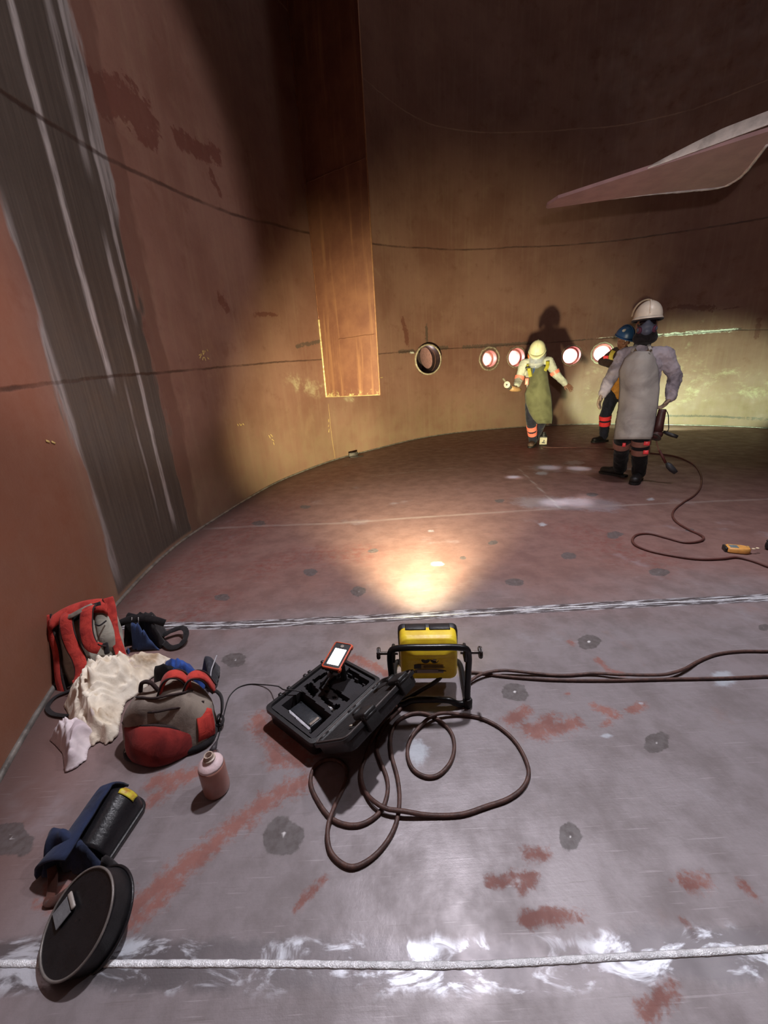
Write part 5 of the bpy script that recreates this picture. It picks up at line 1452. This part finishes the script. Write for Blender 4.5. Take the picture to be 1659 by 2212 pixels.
def sheet(rows, f, n=18, bulge=.09, wr=.012, seed=0):
    """rows: (y px, left px, right px, depth) -> apron wrapped around the front"""
    pts = []
    for i in range(len(rows) - 1):
        m = 5
        for k in range(m + (1 if i == len(rows) - 2 else 0)):
            t = k / m; y, l, r_, d = [rows[i][q] * (1 - t) + rows[i + 1][q] * t for q in range(4)]
            row = []
            for j in range(n + 1):
                u_ = j / n; e = 1 - (2 * u_ - 1) ** 2
                p = f.J(l + (r_ - l) * u_, y, d + bulge * (e ** .8 - .55))
                p = p + f.F * (noise.noise(Vector((p.x * 5 + seed, p.y * 5, p.z * 2.2))) * wr * 1.6 + noise.noise(p * 14 + Vector((seed, 0, 0))) * wr * .6)
                row.append(p)
            pts.append(row)
    return pts

# ---------------------------------------------------------------- 1: grey apron, nearest
f = Fig((1362, 1040), 'person in cream helmet, respirator and long grey apron, nearest of the workers, arms hanging')
J = f.J; S, F, U = f.S, f.F, f.U
hc = J(1397, 700, .03); hup = (J(1402, 650, 0) - J(1389, 738, 0)).normalized(); hf = (F + S * .10 - U * .12)
hd, at_, HR, hs, hfw, hu = head(hc, hup, hf)
nk = J(1387, 748, -.01); shl, shr = J(1349, 766, -.01), J(1437, 765, -.02)
ell_, wrl = J(1317, 822, -.03), J(1303, 849, .05)
elr, wrr = J(1458, 812, -.05), J(1449, 858, .03)
chest, waist, pel = J(1389, 790, 0), J(1381, 850, 0), J(1375, 884, 0)
hpl, hpr = J(1358, 892, 0), J(1391, 892, 0); knl, knr = J(1345, 945, .03), J(1385, 950, .04)
fl_h, fl_t = P(1346, 1030), P(1302, 1022); fr_h, fr_t = P(1379, 1036), P(1360, 1056)
anl, anr = Vector(fl_h) + Vector((0, 0, .09)) + (Vector(fl_t) - Vector(fl_h)).normalized() * .05, Vector(fr_h) + Vector((0, 0, .09)) + (Vector(fr_t) - Vector(fr_h)).normalized() * .05
limbs = lambda g: [capsule(shl, ell_, .052 + g, .043 + g), capsule(ell_, wrl, .043 + g, .031 + g), capsule(shr, elr, .052 + g, .043 + g), capsule(elr, wrr, .043 + g, .031 + g)]
torso = lambda g: [capsule(chest, waist, .150 + g, .138 + g, .68, S), capsule(waist, pel, .138 + g, .15 + g, .7, S), capsule(shl + S * .03, shr - S * .03, .062 + g, .062 + g, 1), capsule(chest + U * .05, nk, .12 + g * .5, .058 + g * .3, .8, S)]
legs = lambda g: [capsule(hpl, knl, .088 + g, .06 + g), capsule(knl, anl, .06 + g, .045 + g), capsule(hpr, knr, .088 + g, .06 + g), capsule(knr, anr, .06 + g, .045 + g)]
f.add('body', hd + [capsule(nk - U * .02, hc - U * .05 - F * .02, .06, .055)] + torso(0) + limbs(0) + legs(0) + hand(wrl, J(1296, 864, .06) - wrl, F * .2 + S, .5, -1) + hand(wrr, -U * 1.0 - S * .55 + F * .1, -S + F * .2, .9, 1), SKIN, .0052, 3)
eyes(f, at_, HR)
LIL = FAB('lilac_grey_work_shirt', (176, 166, 174), (112, 104, 112), 14)
f.add('shirt', torso(.014) + limbs(.02) + [capsule(nk - U * .03, nk + U * .012, .078, .07, 1, S)], LIL, .009, 4, (.05, .028))
GLV = M('tan_glove_leather', (158, 134, 116), .75, 0, .25, 40, .15)
for hh, ww in ((hand(wrl, J(1296, 864, .06) - wrl, F * .2 + S, .5, -1, 1.0, .0035), (wrl, ell_)), (hand(wrr, -U * 1.0 - S * .55 + F * .1, -S + F * .2, .9, 1, 1.0, .0035), (wrr, elr))):
    f.add('glove', hh + [capsule(ww[0] + (ww[1] - ww[0]) * .22, ww[0], .05, .04)], GLV, .0052, 3)
f.add('trousers', [capsule(pel, pel - U * .02, .155, .15, .72, S)] + legs(.022), BLKT, .009, 4, (.06, .02))
APR = FAB('grey_leather_apron', (176, 170, 164), (140, 134, 130), 8, .35, .7)
ap = sheet([(759, 1362, 1409, .10), (776, 1349, 1416, .13), (800, 1338, 1422, .14), (840, 1339, 1424, .15), (880, 1336, 1420, .16), (918, 1330, 1413, .18), (949, 1326, 1407, .19)], f, 20, .12, .014, 3)
o = obj('apron', grid_surface(ap), APR, f.root); solidify(o, .006)
for a, b in (((1364, 760, .1), (1375, 744, .04)), ((1407, 760, .1), (1401, 744, .04))):
    obj('apron_strap', ribbon(catmull([J(*a), (J(*a) + J(*b)) / 2 + F * .03, J(*b)], 6), F + U * .5, .026, .005), APR, f.root)
hm, Mh = helmet(f, at_(0, .0, .055), hup, hfw, WHITEH, s=1.0)
obj('raised_visor_frame', tube(catmull([J(1365, 684, .04), J(1368, 673, .06), J(1376, 660, .07), J(1387, 651, .06), J(1400, 647, .04), J(1413, 650, .02)], 6), .0075, 8, flat=1.6), M('tan_visor_frame', (176, 156, 128), .5), hm)
obj('helmet_band', tube([Mh @ Vector((.119 * math.cos(t), .144 * math.sin(t), -.02)) for t in (2 * math.pi * i / 40 for i in range(40))], .012, 8, True), BLKF, hm)
f.add('neck_guard', [capsule(at_(-.05, .035, -.125), at_(.05, .035, -.125), .055, .055, 1), capsule(at_(-.055, .05, -.10), at_(.055, .05, -.10), .04, .04, 1), capsule(nk + U * .02, nk + U * .05, .075, .07)], BLKF, .008, 4, (.03, .012))
RESP = M('blue_grey_rubber', (92, 98, 116), .5, 0, .2, 30, .1)
rs = f.add('respirator', [ball(at_(0, .095, -.045), .056, .042, .062, 16, 10, HR), capsule(at_(0, .105, .01), at_(0, .115, -.07), .022, .036, .8, hs), capsule(at_(-.05, .085, -.05), at_(.05, .085, -.05), .036, .036, 1)], RESP, .006, 3)
for q in (-1, 1):
    A = at_(q * .052, .095, -.055); dv = hs * q * .95 + hfw * .5 - hu * .15
    obj('filter', lathe([(.004, 0), (.028, 0), (.031, .004), (.031, .018), (.027, .022), (.004, .022)], 24, axisM(A, dv)), M('magenta_filter%d' % q, (98, 50, 72), .6), rs, auto=40)
    obj('head_strap', ribbon([at_(q * .05, .08, -.03), at_(q * .075, .04, -.01), at_(q * .082, -.02, .01)], [hs * q] * 3, .016, .004), BLKF, rs)
gl_ = [at_(.07 * math.sin(t), .055 + .055 * math.cos(t), z) for z in (-.012, .024) for t in [(-1.25 + 2.5 * i / 16) for i in range(17)]]
o = obj('safety_glasses', grid_surface([gl_[:17], gl_[17:]]), M('dark_lens', (26, 20, 26), .12), f.root); solidify(o, .004)
o = obj('collar', tube(catmull([J(1369, 752, .06), J(1376, 764, .10), J(1388, 769, .12), J(1399, 762, .10), J(1405, 750, .05)], 6), .014, 8), M('tan_collar', (150, 122, 92), .8), f.root)
boot(f, anl, fl_h, fl_t, BOOT, SOLE, top=anl + (knl - anl) * .55); boot(f, anr, fr_h, fr_t, BOOT, SOLE, top=anr + (knr - anr) * .55)
for a, b, m1, m2 in ((knl, anl, DULLB, None), (knr, anr, DULLB, DULLB)):
    band(f, a, b, .10 if m2 is None else -.02, .26 if m2 is None else .13, .087, .072, m1, side=S)
    if m2: band(f, a, b, .24, .40, .087, .072, m2, side=S)
for c, w_ in (((1348, 961, .12), .03), ((1397, 958, .13), .05), ((1395, 977, .125), .045)):
    p = J(*c); obj('red_tape', xf(box(w_, .006, .04, .002, 1), frame(p, S, F, U)), REDB, f.root)
obj('shirt_button', ball(J(1406, 757, .13), .012, .008, .012, 10, 8), M('dark_button', (88, 76, 64), .5), f.root)

gr = thing('angle_grinder', 'dark red-brown angle grinder hanging from the hand of the grey-apron worker', 'grinder', J(1421, 946, .05))
DKR = M('dark_grinder', (74, 40, 38), .5, 0, .3, 40, .1)
g0, g1 = J(1431, 884, .06), J(1421, 930, .06)
obj('motor_body', tube([g0, g0 * .8 + g1 * .2, g0 * .3 + g1 * .7, g1], [.032, .036, .040, .046], 14), DKR, gr)
obj('gear_head', ball(J(1419, 938, .06), .055, .05, .045, 16, 10), DKR, gr)
obj('side_handle', tube([J(1434, 933, .08), J(1441, 936, .10), J(1452, 940, .11), J(1464, 944, .12)], [.014, .017, .019, .016], 12), BLACKP, gr)
obj('grinding_disc', lathe([(.004, -.003), (.06, -.003), (.06, .003), (.004, .003)], 32, axisM(J(1414, 944, .08), F * .5 - U * .6 - S * .3)), M('disc_grey', (70, 60, 56), .8), gr, auto=40)
obj('lead', tube(catmull([J(1416, 944, .03), J(1419, 958, .02), J(1424, 975, .0), J(1430, 987, 0)], 6), .006, 8), M('tan_lead', (140, 100, 84), .6), gr)
obj('lead_sleeve', tube([J(1424, 972, .0), J(1432, 988, 0), J(1438, 1000, 0)], [.009, .014, .012], 10), M('red_sleeve', (92, 42, 38), .6), gr)
obj('plug', tube([J(1440, 1000, .0), J(1445, 1006, 0), J(1452, 1014, 0), J(1460, 1021, 0)], [.014, .030, .030, .022], 12), M('plug_grey', (62, 62, 66), .5), gr)
obj('lead', tube(catmull([J(1438, 885, -.02), J(1443, 895, -.03), J(1444, 912, -.04), J(1443, 930, -.04), J(1430, 936, 0), J(1424, 932, .04)], 6), .004, 6), BLACKP, gr)

# ---------------------------------------------------------------- 2: green apron, bending forward
f = Fig((1150, 967), 'person in cream helmet and olive green apron leaning forward, holding a grinder')
J = f.J; S, F, U = f.S, f.F, f.U
hc = J(1160, 764, .16); hup = (U * .80 + F * .55 + S * .02).normalized(); hf = (F * .75 - U * .62 - S * .05)
hd, at_, HR, hs, hfw, hu = head(hc, hup, hf)
nk = J(1160, 781, .06); shl, shr = J(1131, 786, .0), J(1186, 781, -.01)
ell_, wrl = J(1121, 820, .05), J(1116, 833, .24)
elr, wrr = J(1200, 807, -.02), J(1220, 828, .06)
chest, waist, pel = J(1158, 806, .02), J(1161, 850, 0), J(1162, 872, -.02)
hpl, hpr = J(1149, 872, -.02), J(1176, 872, -.02); knl, knr = J(1147, 905, .07), J(1172, 906, -.10)
fl_h, fl_t = P(1152, 962), P(1137, 974)
rear = f.O - F * .46 + S * .03
fr_h, fr_t = rear, rear + F * .28 - S * .05
anl = Vector(fl_h) + Vector((0, 0, .09)) + (Vector(fl_t) - Vector(fl_h)).normalized() * .05
anr = Vector(fr_h) + Vector((0, 0, .09)) + F * .05
f.add('body', hd + [capsule(nk - U * .02, hc - hu * .05 - hfw * .02, .06, .055)] + torso(0) + limbs(0) + legs(0) + hand(wrl, J(1107, 838, .34) - wrl, -U + F * .1, 1.0, 1) + hand(wrr, J(1236, 841, .09) - wrr, -F * .6 - U * .5, .35, 1), SKIN, .0052, 3)
eyes(f, at_, HR)
SG = FAB('pale_grey_work_shirt', (190, 192, 178), (150, 148, 138), 16)
f.add('shirt', torso(.014) + limbs(.018) + [capsule(nk - U * .03, nk + U * .01, .078, .07, 1, S)], SG, .009, 4, (.05, .022))
f.add('trousers', [capsule(pel, pel - U * .02, .155, .15, .72, S)] + legs(.022), NAVYT, .009, 4, (.06, .02))
GA = FAB('olive_apron', (104, 104, 76), (80, 80, 58), 8, .4, .8)
ap = sheet([(790, 1146, 1178, .13), (806, 1144, 1183, .15), (830, 1142, 1186, .16), (850, 1134, 1190, .17), (868, 1135, 1192, .18), (890, 1143, 1194, .20), (905, 1152, 1194, .22), (915, 1161, 1192, .24)], f, 18, .12, .03, 8)
o = obj('apron', grid_surface(ap), GA, f.root); solidify(o, .006)
HV = M('yellow_harness', (176, 166, 50), .6, 0, .3, 30)
for pts in (((1141, 786, .12), (1143, 800, .15), (1146, 814, .17)), ((1183, 780, .10), (1182, 792, .14), (1177, 801, .17))):
    obj('harness_strap', ribbon(catmull([J(*p) for p in pts], 5), F, .05, .006), HV, f.root)
obj('harness_buckle', xf(box(.07, .02, .025, .005, 1), frame(J(1140, 794, .17), S, F, U)), BLACKP, f.root)
hm, Mh = helmet(f, at_(0, .0, .055), hup, hfw, M('yellowish_white_helmet', (226, 222, 184), .4, 0, .12, 16, .03), s=1.0)
obj('helmet_band', tube([Mh @ Vector((.121 * math.cos(t), .146 * math.sin(t), -.022)) for t in (2 * math.pi * i / 40 for i in range(40))], .012, 8, True), BLKF, hm)
for q, m in ((-1, M('orange_earmuff', (222, 120, 50), .5)), (1, M('grey_earmuff', (110, 106, 104), .5))):
    em = obj('ear_muff', ball(at_(q * .108, .0, -.02), .028, .045, .058, 16, 10, HR), m, f.root)
    obj('muff_arm', tube(catmull([at_(q * .125, -.01, .0), at_(q * .13, -.01, .06), at_(q * .118, 0, .11)], 5), .007, 8), BLACKP, em)
vz = [[at_(.115 * math.sin(t), .03 + .115 * math.cos(t), z) for t in [(-1.2 + 2.4 * i / 20) for i in range(21)]] for z in (.02, -.04, -.10, -.15)]
tv = NT('clear_visor'); tv.out((.75, .78, .8), .12, 0.0, Alpha=.28)
o = obj('face_visor', grid_surface(vz), tv.m, f.root); solidify(o, .003)
obj('visor_edge', tube([p for p in vz[-1]], .004, 6), M('visor_edge', (150, 160, 176), .3), o)
rs = f.add('respirator', [ball(at_(0, .105, -.05), .048, .042, .055, 16, 10, HR), capsule(at_(-.06, .085, -.07), at_(.06, .085, -.07), .034, .034, 1)], M('blue_respirator', (62, 84, 128), .45), .006, 3)
obj('scarf', xf(box(.15, .04, .12, .018, 3), frame(J(1162, 799, .15), S, F, U)), FAB('blue_scarf', (58, 80, 122), (36, 50, 84), 40), f.root)
boot(f, anl, fl_h, fl_t, BOOTB, SOLE, shaft=.10); boot(f, anr, fr_h, fr_t, BOOTB, SOLE, shaft=.10)
band(f, knl, anl, .28, .46, .086, .070, SALMB, side=S); band(f, knl, anl, .54, .70, .086, .068, SALMB, side=S)
band(f, shl, ell_, .78, 1.0, .076, .07, SALMB, side=S); band(f, shr, elr, .78, 1.02, .076, .07, SALMB, side=S)
obj('red_tape', xf(box(.055, .03, .10, .008, 2), frame(J(1138, 824, .15), S, F, U)), SALMB, f.root)
g = thing('angle_grinder', 'tan angle grinder held up in the hand of the green-apron worker', 'grinder', J(1112, 845, .3))
TAN = M('tan_grinder', (170, 132, 92), .5, 0, .25, 30, .1)
ga, gb = J(1124, 842, .26), J(1103, 839, .38)
obj('motor_body', tube([ga, ga * .7 + gb * .3, ga * .3 + gb * .7, gb], [.028, .036, .042, .036], 14), TAN, g)
obj('gear_head', tube([gb, J(1098, 834, .40), J(1094, 830, .41)], [.034, .036, .03], 12), M('gear_metal', (120, 112, 104), .4, .5), g)
obj('grinding_disc', lathe([(.004, -.004), (.045, -.004), (.05, .0), (.045, .004), (.02, .010), (.004, .010)], 32, axisM(J(1095, 831, .45), F - S * .3)), M('pale_disc', (200, 194, 182), .6), g, auto=40)
obj('disc_nut', lathe([(.002, 0), (.014, 0), (.014, .008), (.002, .008)], 6, axisM(J(1095, 831, .458), F - S * .3)), DSTEEL, g, smooth=False)
obj('side_handle', tube([J(1094, 828, .40), J(1090, 822, .41), J(1086, 817, .42)], [.014, .018, .016], 10), M('handle_olive', (120, 110, 92), .6), g)

# ---------------------------------------------------------------- 3: blue helmet, behind the first
f = Fig((1303, 955), 'person in blue helmet and orange-yellow vest bending behind the grey-apron worker')
J = f.J; S, F, U = f.S, f.F, f.U
hc = J(1347, 733, .12); hup = (U * .86 + S * .25 + F * .3).normalized(); hf = (F * .55 + S * .55 - U * .55)
hd, at_, HR, hs, hfw, hu = head(hc, hup, hf)
nk = J(1345, 753, .02); shl, shr = J(1330, 760, .02), J(1375, 764, -.04)
ell_, wrl = J(1301, 781, .12), J(1330, 790, .28)
elr, wrr = J(1392, 800, -.02), J(1392, 836, .1)
chest, waist, pel = J(1352, 785, 0), J(1346, 828, -.03), J(1338, 850, -.04)
hpl, hpr = J(1324, 852, -.04), J(1352, 852, -.04); knl, knr = J(1308, 896, .04), J(1352, 900, .02)
fl_h, fl_t = P(1308, 953), P(1270, 957); fr_h, fr_t = P(1352, 950), P(1340, 957)
anl = Vector(fl_h) + Vector((0, 0, .09)) + (Vector(fl_t) - Vector(fl_h)).normalized() * .05
anr = Vector(fr_h) + Vector((0, 0, .09)) + (Vector(fr_t) - Vector(fr_h)).normalized() * .05
f.add('body', hd + [capsule(nk - U * .02, hc - hu * .05 - hfw * .02, .06, .055)] + torso(0) + limbs(0) + legs(0) + hand(wrl, S + F * .3, -U, .9, 1) + hand(wrr, -U, F, .6, 1), SKIN, .0052, 3)
eyes(f, at_, HR)
f.add('shirt', torso(.010) + limbs(.020) + [capsule(nk - U * .03, nk + U * .01, .078, .07, 1, S)], FAB('dark_brown_work_shirt', (58, 40, 38), (36, 26, 26), 16), .009, 4, (.05, .022))
f.add('vest', torso(.024)[:2], M('amber_vest', (196, 132, 52), .7, 0, .3, 18, .2), .009, 4, (.05, .02))
f.add('trousers', [capsule(pel, pel - U * .02, .155, .15, .72, S)] + legs(.024), NAVYT, .009, 4, (.06, .02))
helmet(f, at_(0, .0, .05), hup, hfw, M('blue_helmet', (40, 78, 132), .4, 0, .2, 16, .05), s=1.02)
obj('helmet_sticker', ball(J(1350, 714, .24), .045, .02, .025, 12, 8), M('pale_sticker', (176, 170, 172), .5), f.root)
boot(f, anl, fl_h, fl_t, BOOT, SOLE, shaft=.12); boot(f, anr, fr_h, fr_t, BOOT, SOLE, shaft=.12)
band(f, knl, anl, .02, .20, .092, .076, REDB, side=S); band(f, knl, anl, .28, .47, .092, .076, REDB, side=S)
obj('red_tape', xf(box(.07, .03, .12, .008, 2), frame(J(1308, 777, .16), S, F, U)), REDB, f.root)
obj('yellow_strap', ribbon(catmull([J(1326, 757, .12), J(1320, 768, .17), J(1319, 784, .18)], 5), F, .06, .006), M('yellow_strap', (200, 176, 76), .6), f.root)
# ================================================================== light
w = bpy.data.worlds.new('World'); SC.world = w; w.use_nodes = True
w.node_tree.nodes['Background'].inputs[0].default_value = (.06, .05, .05, 1)
w.node_tree.nodes['Background'].inputs[1].default_value = .3
def light(name, typ, loc, to, energy, color, size=.1, cone=None, blend=.5, sx=None):
    d = bpy.data.lights.new(name, typ); d.energy = energy; d.color = color
    o = bpy.data.objects.new(name, d); COL.objects.link(o); o.location = loc
    v = Vector(to) - Vector(loc); o.rotation_euler = v.to_track_quat('-Z', 'Y').to_euler()
    if typ in ('SPOT', 'POINT'): d.shadow_soft_size = size
    if typ == 'SPOT': d.spot_size = math.radians(cone); d.spot_blend = blend
    if typ == 'AREA':
        d.size = size
        if sx: d.shape = 'RECTANGLE'; d.size_y = sx
    return o
wb = light('work_light_beam', 'SPOT', LM @ Vector((0, .14, .175)), (.55, 8.0, 1.15), 3700, (1, .90, .53), .085, 58, .95)
wb.scale = (1.45, 1, 1)
light('overhead_lamp', 'SPOT', (.55, 2.35, 4.6), (.6, 1.25, 0), 720, (.96, .93, 1), .10, 92, .9)
light('overhead_lamp', 'SPOT', (2.7, 2.3, 4.6), (1.6, 1.6, 0), 240, (.96, .93, 1), .10, 100, .7)
light('side_lamp', 'SPOT', (2.6, -.3, 3.0), (-1.7, 2.5, 2.8), 600, (1, .93, .95), .15, 46, .3)
light('head_lamp', 'SPOT', (.12, -.12, 1.42), (2.9, 4.7, 1.7), 290, (1, .93, .90), .03, 44, .7)
wl = light('wall_lamp', 'SPOT', (4.95, 7.15, .3), (6.05, 8.35, .62), 320, (.74, 1, .64), .05, 100, .35); wl.scale = (1.5, .72, 1)
light('ambient_fill', 'POINT', (3.2, 5.2, 7.9), (0, 0, 0), 48, (1, .9, .88), .4)  # added fill that lifts the dark upper wall, no actual lamp there
def roof_opening(px, py, rad, e):
    q = P(px, py); src = Vector((q[0] + .3, q[1] + .9, 7.6)); dist = (src - Vector(q)).length
    light('roof_opening', 'SPOT', src, q, e, (.86, .92, 1), .06, math.degrees(2 * math.atan(rad / dist)), .25)
roof_opening(1195, 1086, .12, 3000); roof_opening(1243, 1084, .15, 2600); roof_opening(1268, 1074, .10, 1500); roof_opening(1110, 1031, .085, 3500); roof_opening(1186, 1010, .13, 1800); roof_opening(1250, 1012, .13, 2200)
for k, (Mx, r) in enumerate(NOZL):
    if k == 0: continue
    light('elbow_daylight', 'POINT', Mx @ Vector((-.22, .02, -.66)), (0, 0, 0), 26, (1, .84, .82), .05)
light('pipe_daylight', 'POINT', NOZL[0][0] @ Vector((.12, .16, -.08)), (0, 0, 0), 1.2, (1, .85, .85), .03)

cam = bpy.data.cameras.new('Camera'); co = bpy.data.objects.new('Camera', cam); COL.objects.link(co)
Mc = Matrix([list(r) for r in RW]).to_4x4(); Mc.translation = (0, 0, EYE); co.matrix_world = Mc
cam.sensor_fit = 'HORIZONTAL'; cam.sensor_width = 36; cam.lens = 36 * FPX / 1659; cam.clip_start = .02
SC.camera = co
vs = SC.view_settings; vs.view_transform = 'Standard'; vs.look = 'None'; vs.gamma = 1; vs.exposure = 0
try: vs.use_curve_mapping = False
except Exception: pass
